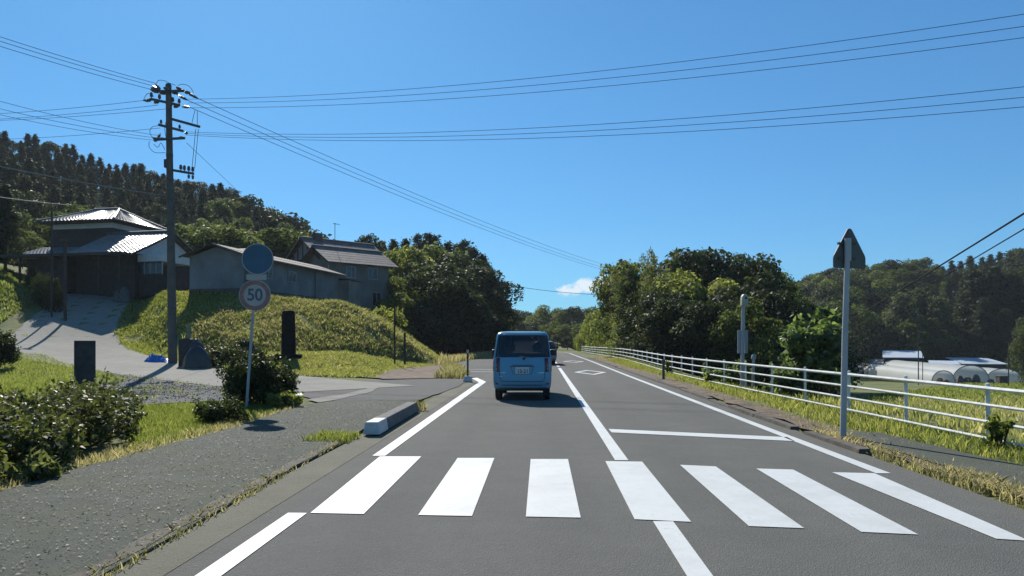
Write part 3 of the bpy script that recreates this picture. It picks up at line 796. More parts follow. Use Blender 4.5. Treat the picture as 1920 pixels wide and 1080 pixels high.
# ---------------------------------------------------------------- utility pole
PY = 35.6
pb = pt(324, 694, PY); pb.z = zg(pb.x, pb.y)
up = thing('utility_pole', 'tall concrete utility pole with stacked cross arms at the foot of the left bank', 'utility pole', pb)
tp = pt(316, 161, PY) - pb
def on(px, py, Y=PY): return pt(px, py, Y) - pb
MB().tube([(0, 0, -.5), tp * .5, tp], [.215, .175, .135], 16).build('shaft', M['pole_con'], up, smooth=True)
MB().tube([tp + Vector((0, 0, .0)), tp + Vector((0, 0, .10))], [.15, .11], 14).build('cap', M['steel_dark'], up, smooth=True)
for q in (.2, .5, .59, .66, .75): 
    c__ = tp * q
    MB().tube([c__ - Vector((0, 0, .06)), c__ + Vector((0, 0, .06))], lerp(.215, .135, q) + .012, 14).build('band', M['steel_dark'], up, smooth=True)
def arm(a, b, r=.055):
    """cross arm between two photo points at one height"""
    z = EYE + (640 - (a[1] + b[1]) / 2) / F * PY
    pa, pb_ = [pt(px, py, (z - EYE) * F / (640 - py)) - up.location for px, py in (a, b)]
    d = (pb_ - pa); mid = (pa + pb_) / 2; ln = d.length
    Mx = Matrix.Translation(mid + Vector((0, -.2, 0))) @ d.to_track_quat('X', 'Z').to_matrix().to_4x4()
    MB().box(-ln / 2, ln / 2, -r * .7, r * .7, -r, r, Mx).build('cross_arm', M['steel_dark'], up)
    return lambda t, dz=0: mid + Vector((0, -.2, 0)) + d * (t - .5) + Vector((0, 0, dz))
ins_src = None
def insulator(p, d=(0, 0, 1), sc=1.0):
    global ins_src
    if ins_src is None:
        ins_src = MB().lathe([(.02, 0), (.02, .06), (.07, .07), (.055, .11), (.075, .13), (.05, .19), (.065, .21), (.03, .26)], 10).build('insulator', M['insul'], up, smooth=True)
        o = ins_src
    else:
        o = ins_src.copy(); link(o, up)
    o.location = p; o.rotation_euler = Vector(d).to_track_quat('Z', 'Y').to_euler(); o.scale = (sc, sc, sc)
    return o
A1 = arm((297, 174), (349, 173)); A2 = arm((286, 188), (341, 200)); A3 = arm((320, 224), (378, 240)); A4 = arm((301, 236), (347, 248)); A5 = arm((295, 264), (350, 261)); A6 = arm((322, 320), (367, 327.5))
for t in (.05, .5, .95): insulator(A1(t, .03), (-.9, -.3, .35), 1.25); insulator(A1(t, -.02), (.8, .5, -.1), 1.35)
for t in (.03, .3, .75, .97): insulator(A2(t, .04), (0, 0, 1), 1.1); insulator(A2(t, -.02), (-.9, .2, -.15), 1.2)
for t in (.1, .45, .85): insulator(A4(t, .04), (0, 0, 1), .9)
for t in (.05, .3, .95): insulator(A5(t, .03), (-.9, .1, .1), .8)
for t in (.45, .6, .78, .95): insulator(A6(t, .04), (0, 0, 1), 1.15)
for t in (.78, .95): insulator(A6(t, -.04), (0, 0, -1), .95)
MB().box(-.2, -.06, -.12, .12, 0, .42, Matrix.Translation(tp * .705 - Vector((.05, 0, 0)))).build('junction_box', M['steel_dark'], up, bevel=.02)
for a_, b_ in (((349, 173), (372, 185)), ((333, 178), (352, 188)), ((341, 200), (356, 201)), ((303, 172), (291, 156)), ((299, 173), (287, 161)), ((297, 175), (281, 167)), ((286, 188), (268, 188.5)), ((347, 248), (352, 251)), ((301, 250), (296, 259)), ((295, 264), (288, 263))):
    pa_, pb2 = on(*a_, PY - .2), on(*b_, PY - .2); dd_ = pb2 - pa_
    MB().tube([pa_, pa_ + dd_ * .3, pa_ + dd_ * .32, pa_ + dd_ * .62, pa_ + dd_ * .64, pb2], [.022, .03, .075, .06, .075, .02], 8).build('strain_insulator', M['insul'], up, smooth=True)
def loop(pts, r=.013):
    P_ = [Vector(p) for p in pts]; out = []
    for i in range(len(P_) - 1):
        p0, p1, p2, p3 = P_[max(i - 1, 0)], P_[i], P_[i + 1], P_[min(i + 2, len(P_) - 1)]
        for k in range(6):
            t = k / 6
            out.append(.5 * ((2 * p1) + (p2 - p0) * t + (2 * p0 - 5 * p1 + 4 * p2 - p3) * t * t + (3 * p1 - p0 - 3 * p2 + p3) * t ** 3))
    out.append(P_[-1])
    MB().tube(out, r, 5, False).build('jumper_wire', M['wire'], up, smooth=True)
loop([on(293, 158), on(297, 151), on(307, 151), on(318, 156), on(329, 160)])
loop([on(334, 160), on(344, 158), on(356, 163), on(363, 174)])
loop([on(269, 188), on(274, 178), on(281, 175), on(289, 181)])
loop([on(301, 235), on(286, 238), on(281, 247), on(286, 257), on(300, 258)])
loop([on(280, 265), on(280, 276), on(291, 286), on(310, 286)])
loop([on(288, 270), on(296, 276), on(302, 268), on(309, 281)])
loop([on(366, 205), on(360, 230)]); loop([on(370, 208), on(370, 236)])
loop([on(367, 242), on(360, 315)]); loop([on(372, 242), on(365, 316)])
loop([on(313, 222), on(309, 240), on(312, 262)])

# ---------------------------------------------------------------- wires
def wire(p0, p1, sag, r, label, group, mat='wire', cat='power line', n=28, name='power_line'):
    p0, p1 = Vector(p0), Vector(p1)
    pts = [p0.lerp(p1, k / n) - Vector((0, 0, 4 * sag * (k / n) * (1 - k / n))) for k in range(n + 1)]
    o = MB().tube([p - p0 for p in pts], r, 6).build(name, M[mat], None, smooth=True)
    o.location = p0
    return tag(o, label, cat, group)
top_l = ' thin line descending from the upper left edge to the pole top'
for (a, b), wd_ in zip((((291, 156), (-260, -19)), ((287, 161), (-260, -9)), ((281, 167), (-260, 2))), ('uppermost', 'middle', 'lowest')):
    wire(pt(*a, PY - .2), pt(*b, 24), .12, .011, wd_ + top_l, 'three lines from the upper left to the pole top')
dn = ' thin line sloping down from the pole top along the road towards the distant trees'
for (a, b), wd_ in zip((((372, 185), (1172, 507)), ((352, 188), (1172, 513)), ((356, 201), (1172, 517))), ('uppermost', 'middle', 'lowest')):
    wire(pt(*a, PY - .2), pt(*b, 104), .75, .013, wd_ + dn, 'three lines from the pole top into the distance')
ur = ' thin line of the upper trio sweeping across the sky to the right edge'
for (a, b), wd_ in zip((((350, 186), (2140, -8)), ((352, 193), (2140, 17)), ((341, 202), (2140, 40))), ('uppermost', 'middle', 'lowest')):
    wire(pt(*a, PY), pt(*b, 19), .62, .0085, wd_ + ur, 'upper three lines across the sky')
lr = ' thin line of the lower trio sweeping across the sky to the right edge'
for (a, b), wd_ in zip((((345, 247), (2140, 138)), ((346, 250), (2140, 160)), ((348, 253), (2140, 180))), ('uppermost', 'middle', 'lowest')):
    wire(pt(*a, PY), pt(*b, 19), .66, .0085, wd_ + lr, 'lower three lines across the sky')
for (a, b), wd_ in zip((((302, 255), (-200, 130)), ((296, 259), (-200, 150)), ((290, 263), (-200, 165))), ('uppermost', 'middle', 'lowest')):
    wire(pt(*a, PY), pt(*b, 27), .25, .009, wd_ + ' thin line slanting from the left edge down to the lower cross arms', 'lines from the left to the lower arms')
for (a, b), wd_ in zip((((268, 188.5), (-260, 218)), ((297, 197), (-260, 228)), ((313, 204), (-260, 226))), ('uppermost', 'middle', 'lowest')):
    wire(pt(*a, PY), pt(*b, 48), .30, .010, wd_ + ' almost level thin line from the second cross arm to the left edge', 'level lines to the left')
wire(pt(300, 240, PY), pt(-120, 262, 50), .2, .010, 'faint single line level with the hill crest at the left', None)
wire(pt(312, 367, PY), pt(-160, 278, 24), .10, .026, 'pale weathered cable crossing in front of the left forest to the pole', None, 'wire_pale', 'cable', name='cable')
wire(pt(125, 384, 47), pt(-120, 352, 24), .05, .018, 'pale cable at the far left ending at a thin timber pole', None, 'wire_pale', 'cable', name='cable')
wire(pt(350, 268, PY), pt(452, 364, 66), .0, .012, 'thin guy line slanting from the pole towards the houses', None)
wire(pt(1536, 634, 42) + (pt(2050, 297, 9.5) - pt(1536, 634, 42)) * 1.7, pt(1536, 634, 42), .16, .017, 'upper of two dark cables slanting down from the right edge to the kudzu', None, 'wire', 'cable', name='cable')
wire(pt(1536, 648, 42) + (pt(2050, 316, 9.5) - pt(1536, 648, 42)) * 1.7, pt(1536, 648, 42), .26, .011, 'lower and thinner of two dark cables slanting down from the right edge', None, 'wire', 'cable', name='cable')
wire(pt(815, 503, 72), pt(1140, 553, 66), .55, .022, 'single cable hanging from the left wood across the road to the right trees', None, 'wire', 'cable', name='cable')

# ---------------------------------------------------------------- stones and small things on the left bank
def at_ground(px, Y, dz=0): x_ = (px - 960) / F * Y; return Vector((x_, Y, zg(x_, Y) + dz))
gpil = thing('gate_pillar', 'square dark stone gate pillar rising behind the low hedge at the left', 'stone pillar', at_ground(159, 18.6), R(33))
MB().box(-.235, .235, -.2, .2, -.1, 1.47).build('shaft', M['granite_pillar'], gpil, bevel=.012)
mon = thing('stone_monument', 'tall black stone slab on a rough base on the grassy bank', 'monument', at_ground(541, 34.5, -.03), R(8))
MB().add([(-.33, -.14, .22), (.33, -.14, .22), (.33, .14, .22), (-.33, .14, .22), (-.29, -.12, 2.28), (.29, -.12, 2.30), (.29, .12, 2.30), (-.29, .12, 2.28), (-.22, -.09, 2.38), (.22, -.09, 2.40), (.22, .09, 2.40), (-.22, .09, 2.38)],
         [(0, 3, 2, 1), (0, 1, 5, 4), (2, 3, 7, 6), (0, 4, 7, 3), (1, 2, 6, 5), (4, 5, 9, 8), (6, 7, 11, 10), (4, 8, 11, 7), (5, 6, 10, 9), (8, 9, 10, 11)]).build('slab', M['stone_dark'], mon, bevel=.03)
bp = rounded([(-.62, -.32), (.58, -.36), (.64, .3), (-.55, .34)], .18)
MB().prism(bp, .30).build('base', M['stone_dark'], mon, bevel=.06)
def stone(px, Y, w, h, d, lab, top=.25, mat='stone_dark'):
    t = thing('memorial_stone', lab, 'stone', at_ground(px, Y, -.06), R(random.uniform(-15, 15)))
    pr = rounded([(-w / 2, 0), (w / 2, 0), (w / 2 * .92, h * (1 - top)), (w * .12, h), (-w * .15, h * .98), (-w / 2 * .95, h * (1 - top))], w * .08, 3)
    MB().prism(pr, d, Matrix.Translation((0, d / 2, 0)) @ Matrix.Rotation(R(90), 4, 'X')).build('slab', M[mat], t, bevel=.02)
    return t
stone(470, 33.5, .58, 1.35, .22, 'dark pointed stone standing behind the speed limit pole', .4)
stone(407, 33.8, .44, .85, .2, 'small dark squat stone right of the black sheeting', .1)
stone(349, 33.6, .62, 1.45, .28, 'grey upright stone beside the utility pole', .04, 'granite_pillar')
st2 = thing('fallen_stone', 'pale flat stone lying on the grass right of the tall black slab', 'stone', at_ground(584, 34.5, -.03), .2)
MB().prism(rounded([(-.4, -.1), (.36, -.14), (.44, .1), (-.34, .15)], .08), .12).build('slab', M['concrete_old'], st2, bevel=.04)
tp_ = thing('timber_stake', 'pale timber stake sticking up behind the grey upright stone', 'stake', at_ground(354, 34.2, 0), .2)
MB().box(-.09, .09, -.05, .05, -.1, 2.0).build('shaft', mat_plain('weathered_green_timber', (.22, .24, .16), .9, 0, .2, 4), tp_)
# black sheeting heap: a draped lump
bg = thing('black_sheeting', 'heap covered in shiny black plastic sheeting beside the utility pole', 'covered heap', at_ground(369, 32.8, -.05))
def lump(rx, ry, h, seed, n=30, m=9, rough=.22):
    r_ = random.Random(seed); ph = [r_.uniform(0, 6.28) for _ in range(12)]
    mb = MB(); v = []; f = []
    for i in range(m + 1):
        t = i / m; a = t * math.pi / 2
        for k in range(n):
            th = 2 * math.pi * k / n
            w = 1 + rough * (math.sin(3 * th + ph[0]) * .5 + math.sin(5 * th + ph[1] + 2 * t) * .35 + math.sin(9 * th + ph[2]) * .3 * (1 - t)) + r_.uniform(-.02, .02)
            prof = math.cos(a) ** .55
            v.append((rx * prof * w * math.cos(th), ry * prof * w * math.sin(th), h * math.sin(a) * (1 + .1 * math.sin(2 * th + ph[3]))))
    for i in range(m):
        for k in range(n): f.append((i * n + k, i * n + (k + 1) % n, (i + 1) * n + (k + 1) % n, (i + 1) * n + k))
    f.append(tuple(range(m * n, (m + 1) * n)))
    return mb.add(v, f)
lump(.62, .5, 1.05, 3).build('sheet', M['bag'], bg, smooth=True)
lump(.3, .3, .75, 8).build('tied_top', M['bag'], bg, smooth=True, loc=(-.05, .1, .62))
tpn = thing('blue_tarp', 'crumpled bright blue tarpaulin lying on the ground left of the utility pole', 'tarpaulin', at_ground(298, 36.2, -.02))
tv = []; tf = []; n_, m_ = 22, 12; tr = np.random.default_rng(5); hz = tr.random((m_, n_))
for _ in range(2): hz = (hz + np.roll(hz, 1, 0) + np.roll(hz, 1, 1)) / 3
hz = (hz - hz.min()) / (hz.max() - hz.min())
for i in range(m_):
    for k in range(n_):
        u, w = k / (n_ - 1) - .5, i / (m_ - 1) - .5
        edge = max(0, 1 - (2 * max(abs(u), abs(w))) ** 3)
        tv.append((u * 1.35 + .05 * math.sin(7 * w + 3 * u), w * .8 + .06 * math.sin(9 * u), .02 + edge * (.05 + .42 * hz[i, k]) * (1 - .9 * u)))
for i in range(m_ - 1):
    for k in range(n_ - 1): tf.append((i * n_ + k, i * n_ + k + 1, (i + 1) * n_ + k + 1, (i + 1) * n_ + k))
MB().add(tv, tf).build('sheet', M['tarp'], tpn)
def slim(px, Y, top_y, r, lab, nm='garden_pole', dz=-.2, mat='wood_dark', lean_=0):
    p = at_ground(px, Y); h = EYE + (640 - top_y) / F * Y - p.z
    t = thing(nm, lab, 'pole', p)
    MB().tube([(0, 0, dz), (lean_, 0, h)], r, 8).build('shaft', M[mat], t, smooth=True)
    return t
slim(740, 37.5, 572, .045, 'thin dark pole standing on the grass in front of the shaded wood')
slim(759, 38.5, 624, .06, 'short dark stub post right of the thin dark pole', 'stub_post')
slim(97, 47.5, 396, .07, 'left and taller of two thin timber poles beside the drive', 'timber_pole')
t_ = slim(122, 47.0, 452, .10, 'right and shorter of two timber poles beside the drive, with a small cap', 'timber_pole')
MB().box(-.28, .22, -.12, .12, 0, .1, Matrix.Translation((0, 0, EYE + 188 / F * 47 - t_.location.z))).build('cap_board', M['concrete_old'], t_)
slim(247, 50.5, 541, .03, 'thin stake at the top of the grassy bank beside the drive', 'thin_stake', lean_=.12)

# ---------------------------------------------------------------- buildings
def slope(a, b, c, d, pitch=.36, course=.32, amp=.055):
    """tiled roof plane: a,b along the eave, c,d along the ridge (c above b); wavy rolls and stepped courses"""
    a, b, c, d = map(Vector, (a, b, c, d))
    nrm = (b - a).cross(d - a).normalized()
    if nrm.z < 0: nrm = -nrm
    nu = max(2, int((b - a).length / pitch) * 4); nv = max(1, int(((d - a).length) / course))
    mb = MB(); v = []; f = []
    for i in range(nv + 1):
        for s_ in ((0, 1) if 0 < i < nv else (0,)):
            w = i / nv
            for k in range(nu + 1):
                u = k / nu
                p = (a.lerp(b, u)).lerp(d.lerp(c, u), w)
                ph = u * (b - a).length / pitch * 2 * math.pi
                h = amp * (abs(math.sin(ph / 2)) - .5) + (amp * .9 if (s_ == 1 or i == 0) else 0)
                v.append(p + nrm * h)
    rws = len(v) // (nu + 1)
    for i in range(rws - 1):
        for k in range(nu): f.append((i * (nu + 1) + k, i * (nu + 1) + k + 1, (i + 1) * (nu + 1) + k + 1, (i + 1) * (nu + 1) + k))
    return mb.add(v, f)

def window(parent, x0, x1, z0, z1, M4, frame='frame_alu', mull=1):
    """M4 maps (x along wall, y outwards negative, z up)"""
    t = .05
    fr = MB().box(x0 - t, x1 + t, -.05, -.004, z0 - t, z0, M4).box(x0 - t, x1 + t, -.05, -.004, z1, z1 + t, M4).box(x0 - t, x0, -.05, -.004, z0, z1, M4).box(x1, x1 + t, -.05, -.004, z0, z1, M4)
    for k in range(mull):
        xm = lerp(x0, x1, (k + 1) / (mull + 1)); fr.box(xm - .02, xm + .02, -.045, -.004, z0, z1, M4)
    o = fr.build('window', M[frame], parent)
    MB().box(x0 + .002, x1 - .002, -.025, -.003, z0 + .002, z1 - .002, M4).build('pane', M['glass_dark'], o)
    return o

I4 = Matrix.Identity(4)
RZ = lambda a: Matrix.Rotation(a, 4, 'Z')
# --- house A: two-storey farmhouse with tiled roofs
hA = thing('farmhouse', 'two-storey dark timber farmhouse with shiny grey tiled roofs at the top of the drive', 'house', (-32.2, 58.0, 5.55), -math.atan2(.2, 1))
MB().box(-6.6, -.8, .8, 6.2, 2.8, 5.25).build('upper_wall', M['wood_dark'], hA)
MB().box(-6.62, -.78, .78, 6.22, 5.252, 5.75).build('frieze', M['plaster'], hA)
window(hA, .9, 2.6, 4.1, 5.0, Matrix.Translation((-.8, .8, 0)) @ RZ(R(90)))
ez, rz_ = 5.80, 7.25
EA, EB, EC, ED = (-7.4, 0, ez), (0, 0, ez), (0, 7, ez), (-7.4, 7, ez)
RA, RB = (-4.9, 3.5, rz_), (-2.45, 3.5, rz_)
rfA = slope(EA, EB, RB, RA).build('roof', M['tile_roof'], hA)
slope(EB, EC, RB, RB).build('roof', M['tile_roof'], hA)
slope(EC, ED, RA, RB).build('roof', M['tile_roof'], hA)
slope(ED, EA, RA, RA).build('roof', M['tile_roof'], hA)
def ridge(pts, r, parent, nm='ridge', mat='tile_ridge'):
    return MB().tube(pts, r, 8).build(nm, M[mat], parent, smooth=True)
up_ = lambda p, d=.06: Vector(p) + Vector((0, 0, d))
ridge([up_(RA), up_(RB)], .16, rfA)
for e, r_ in ((EA, RA), (EB, RB), (EC, RB), (ED, RA)): ridge([up_(e), up_(Vector(e).lerp(Vector(r_), .5), .02), up_(r_)], .11, rfA)
MB().box(-7.3, -.1, .1, 6.9, ez - .14, ez - .05).build('soffit', M['wood_dark'], hA)
# ground floor and its pent roof
MB().box(-8.0, 3.0, -.2, 7, -.6, 2.7).build('ground_floor_wall', M['wood_dark'], hA)
slope((-8.6, -1.5, 2.72), (.1, -1.5, 2.72), (-.4, .8, 3.75), (-7.6, .8, 3.75)).build('pent_roof', M['tile_roof'], hA)
slope((-8.6, 7.4, 2.72), (-8.6, -1.5, 2.72), (-7.6, .8, 3.75), (-7.6, 6.2, 3.75)).build('pent_roof', M['tile_roof'], hA)
slope((.1, -1.5, 2.72), (3.3, 7.5, 2.72), (-.8, 6.2, 3.75), (-.4, .8, 3.75)).build('pent_roof', M['tile_roof'], hA)
for x0 in (-7.2, -4.6, -2.2): window(hA, x0, x0 + 1.7, .2, 2.0, Matrix.Translation((0, -.2, 0)), 'wood_dark')
MB().box(-3.0, -.9, -4.2, -.9, -.3, 2.2).build('porch_wall', M['wood_dark'], hA)
# gabled wing
MB().box(-.8, 4.35, -3.0, 4.8, -.7, 2.55).build('wing_wall', M['wood_dark'], hA)
MB().add([(4.36, -3.0, 2.552), (4.36, 4.8, 2.552), (4.36, .9, 4.36), (4.2, -3.0, 2.552), (4.2, 4.8, 2.552), (4.2, .9, 4.36)], [(0, 1, 2), (3, 5, 4), (0, 2, 5, 3), (1, 4, 5, 2), (0, 3, 4, 1)]).build('gable_wall', M['plaster'], hA)
rw = slope((-1.3, -3.8, 2.45), (4.8, -3.8, 2.45), (4.8, .9, 4.66), (-1.3, .9, 4.66)).build('wing_roof', M['tile_roof'], hA)
slope((4.8, 5.6, 2.45), (-1.3, 5.6, 2.45), (-1.3, .9, 4.66), (4.8, .9, 4.66)).build('wing_roof', M['tile_roof'], hA)
ridge([(-1.3, .9, 4.74), (4.85, .9, 4.78)], .15, rw)
for s_ in (-1, 1):
    MB().tube([(4.82, .9 + s_ * 4.7, 2.42), (4.82, .9 + s_ * 2.3, 3.5), (4.82, .9, 4.64)], .09, 6).build('bargeboard', M['wood_dark'], hA)
# dark canopy along the front
cnp = MB().box(-9.3, 5.0, -5.2, -3.9, 2.30, 2.42).build('canopy', M['roof_brown'], hA)
MB().box(-9.2, 4.9, -5.24, -5.202, 2.18, 2.40).build('fascia', M['wood_dark'], cnp)
for x in (-9.0, -6.5, -3.8, 0, 3.0, 4.7): MB().box(x - .06, x + .06, -5.1, -4.98, -.6, 2.298).build('canopy_post', M['wood_dark'], hA)
MB().box(4.37, 6.4, -2.6, .8, -.7, 1.0).build('sunroom_base', M['wood_dark'], hA)
MB().box(4.37, 6.5, -2.7, .9, 1.95, 2.45).build('sunroom_fascia', M['plaster'], hA)
for k in range(4):
    MB().box(4.4 + k * .5, 4.85 + k * .5, -2.56, -2.5, 1.02, 1.93).build('sunroom_pane', M['glass_dark'], hA)
    MB().box(4.86 + k * .5, 4.90 + k * .5, -2.59, -2.5, 1.0, 1.95).build('sunroom_mullion', M['frame_alu'], hA)
MB().box(-10.4, -9.3, -4.8, -4.2, -.2, .8).build('store_cupboard', M['concrete'], hA)
# things standing under the canopy
for px, w, h, lab in ((222, .30, .85, 'taller pale bundle under the dark canopy'), (233, .42, 1.05, 'wrapped pale bundle under the dark canopy, right of the taller one')):
    t = thing('wrapped_bundle', lab, 'bundle', at_ground(px, 53.2)); lump(w, .3, h, px).build('sheet', M['concrete'], t, smooth=True)

# --- house B: long low store
ang = math.atan2(14, 3.05)            # its long wall runs away from us
hB = thing('long_storehouse', 'long low grey storehouse with a brown roof behind the speed limit sign', 'storehouse', (-17.9, 47.8, 4.45), ang - math.pi / 2)
LB = 14.2
MB().box(-4.1, 0, 0, LB, -.8, .55).build('plinth', M['roof_brown'], hB)
MB().box(-4.08, -.02, .02, LB - .02, .552, 2.75).build('wall', M['wall_grey'], hB)
MB().add([(-4.08, .02, 2.752), (-.02, .02, 2.752), (-2.05, .02, 3.35), (-4.08, .18, 2.752), (-.02, .18, 2.752), (-2.05, .18, 3.35)], [(0, 1, 2), (3, 5, 4), (0, 3, 4, 1), (0, 2, 5, 3), (1, 4, 5, 2)]).build('gable_wall', M['wall_grey'], hB)
slope((.45, -.4, 2.72), (.45, LB + .3, 2.72), (-2.05, LB + .3, 3.55), (-2.05, -.4, 3.55), .4, .9, .02).build('roof', M['roof_brown'], hB)
slope((-4.55, LB + .3, 2.72), (-4.55, -.4, 2.72), (-2.05, -.4, 3.55), (-2.05, LB + .3, 3.55), .4, .9, .02).build('roof', M['roof_brown'], hB)
gt = MB(); gt.tube([(.50, -.4, 2.68), (.50, LB + .3, 2.66)], .07, 8).build('gutter', M['roof_grey'], hB, smooth=True)
for y_ in (.25, 9.8): MB().tube([(.10, y_, 2.6), (.10, y_, -.5)], .05, 8).build('downpipe', M['steel_dark'], hB, smooth=True)
for s_ in (0, 1):
    xx = (.48, -4.58)[s_]
    MB().tube([(xx, -.42, 2.68), (-2.05, -.42, 3.52)], .06, 6).build('bargeboard', M['roof_grey' if s_ == 0 else 'wood_dark'], hB)
for y_ in (2.5, 5.8): window(hB, y_, y_ + 1.0, 1.5, 2.2, Matrix.Translation((0, 0, 0)) @ RZ(R(90)))
MB().box(-1.5, .9, LB + .02, LB + 2.4, -.8, 2.25).build('lean_to', M['wall_beige'], hB)
MB().add([(-1.6, LB - .02 + .05, 2.55), (1.05, LB + .03, 2.32), (1.05, LB + 2.6, 2.25), (-1.6, LB + 2.6, 2.5), (-1.6, LB + .03, 2.63), (1.05, LB + .03, 2.40), (1.05, LB + 2.6, 2.33), (-1.6, LB + 2.6, 2.58)],
         [(0, 3, 2, 1), (4, 5, 6, 7), (0, 1, 5, 4), (2, 3, 7, 6), (0, 4, 7, 3), (1, 2, 6, 5)]).build('lean_to_roof', M['roof_grey'], hB)

# --- house C: two-storey house with two gables, corner towards us
hC = thing('beige_house', 'beige two-storey house with a stepped double gable roof behind the storehouse', 'house', (-17.1, 66.0, 5.3), math.atan2(.69, .72))
# local x along the ridge (to the right and back), local y across (to the left and back)
def gable_block(x0, x1, y0, y1, z0, ze, zr, wall, roofm, names, ov=.7, gx=.5):
    ym = (y0 + y1) / 2
    MB().box(x0, x1, y0, y1, z0, ze).build(names[0], M[wall], hC)
    for xx, th in ((x0, .12), (x1 - .12, .12)):
        MB().add([(xx, y0, ze + .002), (xx, y1, ze + .002), (xx, ym, zr - .12), (xx + th, y0, ze + .002), (xx + th, y1, ze + .002), (xx + th, ym, zr - .12)], [(0, 2, 1), (3, 4, 5), (0, 1, 4, 3), (0, 3, 5, 2), (1, 2, 5, 4)]).build(names[1], M[wall], hC)
    dz = (zr - ze) / ((y1 - y0) / 2) * ov
    r1 = slope((x0 - gx, y0 - ov, ze - dz), (x1 + gx, y0 - ov, ze - dz), (x1 + gx, ym, zr), (x0 - gx, ym, zr), .5, .5, .012).build(names[2], M[roofm], hC)
    slope((x1 + gx, y1 + ov, ze - dz), (x0 - gx, y1 + ov, ze - dz), (x0 - gx, ym, zr), (x1 + gx, ym, zr), .5, .5, .012).build(names[2], M[roofm], hC)
    ridge([(x0 - gx, ym, zr + .05), (x1 + gx, ym, zr + .05)], .12, r1, 'ridge', 'roof_grey')
    for s_ in (y0 - ov, y1 + ov):
        MB().tube([(x0 - gx, s_, ze - dz - .05), (x0 - gx, ym, zr - .06)], .075, 6).build('bargeboard', M['wood_dark'], hC)
gable_block(.3, 7.6, 1.6, 7.6, -1.2, 4.3, 6.15, 'wall_pink', 'roof_grey', ('rear_wall', 'rear_gable', 'rear_roof'))
gable_block(0, 6.2, -.9, 3.6, -1.2, 3.75, 5.0, 'wall_beige', 'roof_grey', ('wall', 'gable_wall', 'roof'), .75, .7)
Wr = Matrix.Translation((0, -.9, 0))
for x0, x1, z0, z1 in ((1.6, 2.5, 2.1, 3.1), (3.9, 4.9, 2.1, 3.1), (.5, 1.1, .1, .9), (2.2, 3.0, -.3, .9), (4.4, 5.3, -.4, .8)): window(hC, x0, x1, z0, z1, Wr)
Wl = Matrix.Translation((0, 0, 0)) @ RZ(R(-90))
window(hC, -3.3, -2.3, 1.7, 2.8, Matrix.Translation((0, 0, 0)) @ RZ(R(-90)))
Wl2 = Matrix.Translation((.3, 0, 0)) @ RZ(R(-90))
window(hC, -7.2, -6.5, 2.0, 3.6, Wl2, 'wood_dark')
window(hC, -5.4, -4.2, 2.0, 3.6, Wl2, 'wood_dark')
for yb in (4.0, 5.0, 6.0, 6.9): MB().box(.24, .299, yb - .07, yb + .07, 1.0, 4.3 + max(0, 1.65 * (1 - abs(yb - 4.6) / 3.0)) - .05).build('timber_stud', M['wood_dark'], hC)
MB().box(.23, .298, 3.7, 7.6, 3.98, 4.1).build('timber_rail', M['wood_dark'], hC)
MB().tube([(-.15, -.75, 3.1), (-.15, -.75, -.9)], .06, 8).build('downpipe', M['frame_alu'], hC, smooth=True)
MB().box(1.2, 2.0, 4.2, 5.0, 5.6, 6.75).build('chimney', M['roof_brown'], hC, bevel=.02)
an = thing('tv_antenna', 'thin television aerial standing on the ridge of the beige house', 'antenna', pt(628, 450, 69))
MB().tube([(0, 0, -.6), (0, 0, 1.65)], .03, 6).build('mast', M['steel_dark'], an)
MB().tube([(-.2, 0, 1.6), (.45, .1, 1.5)], .02, 6).build('boom', M['steel_dark'], an)
for k in range(5): MB().tube([(-.15 + k * .13, -.25, 1.58 - k * .02), (-.15 + k * .13, .28, 1.58 - k * .02)], .012, 5).build('element', M['steel_dark'], an)
# small shed roof behind the farmhouse
sb = thing('back_shed', 'small shed with a pale roof just right of the farmhouse gable, behind it', 'shed', (-28.5, 68, 5.6), -.2)
MB().box(-1.5, 2.6, 0, 3, -.5, 4.0).build('wall', M['wood_dark'], sb)
slope((-2, -.6, 4.0), (3.2, -.6, 4.0), (2.7, 2, 4.85), (-1.6, 2, 4.85), .4, .6, .02).build('roof', M['roof_grey'], sb)

# --- greenhouses and sheds in the valley
def tunnel(px0, px1, Yf, base_py, w, h, L, dirx, lab, hoops=True):
    p = pt((px0 + px1) / 2, base_py, Yf)
    t = thing('vinyl_greenhouse', lab, 'greenhouse', p, math.atan2(-dirx[0], dirx[1]), 'vinyl tunnel greenhouses in the valley')
    n = 14; v = []; f = []; segs = 10
    for i in range(segs + 1):
        for k in range(n + 1):
            a = math.pi * k / n
            v.append((-w / 2 * math.cos(a) * (1 if abs(math.cos(a)) < .98 else 1), L * i / segs, h * math.sin(a) ** .75 - .05 * (i % 2) * math.sin(a)))
    for i in range(segs):
        for k in range(n): f.append((i * (n + 1) + k, i * (n + 1) + k + 1, (i + 1) * (n + 1) + k + 1, (i + 1) * (n + 1) + k))
    MB().add(v, f).build('film_cover', M['film'], t, smooth=True)
    for i in (0, segs):
        MB().tube([(v[i * (n + 1) + k][0] * 1.01, L * i / segs, v[i * (n + 1) + k][2] * 1.01) for k in range(n + 1)], .06, 5).build('hoop', M['frame_alu'], t)
    MB().add([(-w * .49, L * .98, 0), (w * .49, L * .98, 0)] + [(w / 2 * .97 * math.cos(math.pi * k / n), L * .98, h * .97 * math.sin(math.pi * k / n) ** .75) for k in range(n + 1)], [tuple(range(2, n + 3))]).build('end_sheet', M['film'], t)
    return t
Yg = 88
bz = zg(60, Yg)
bpy_ = 640 + (EYE - bz) / Yg * F
gd = Vector((8.2, 44)).normalized()
tunnel(1755, 1783, Yg, bpy_, 2.6, 1.65, 44, gd, 'nearest and lowest white tunnel greenhouse with an open dark end')
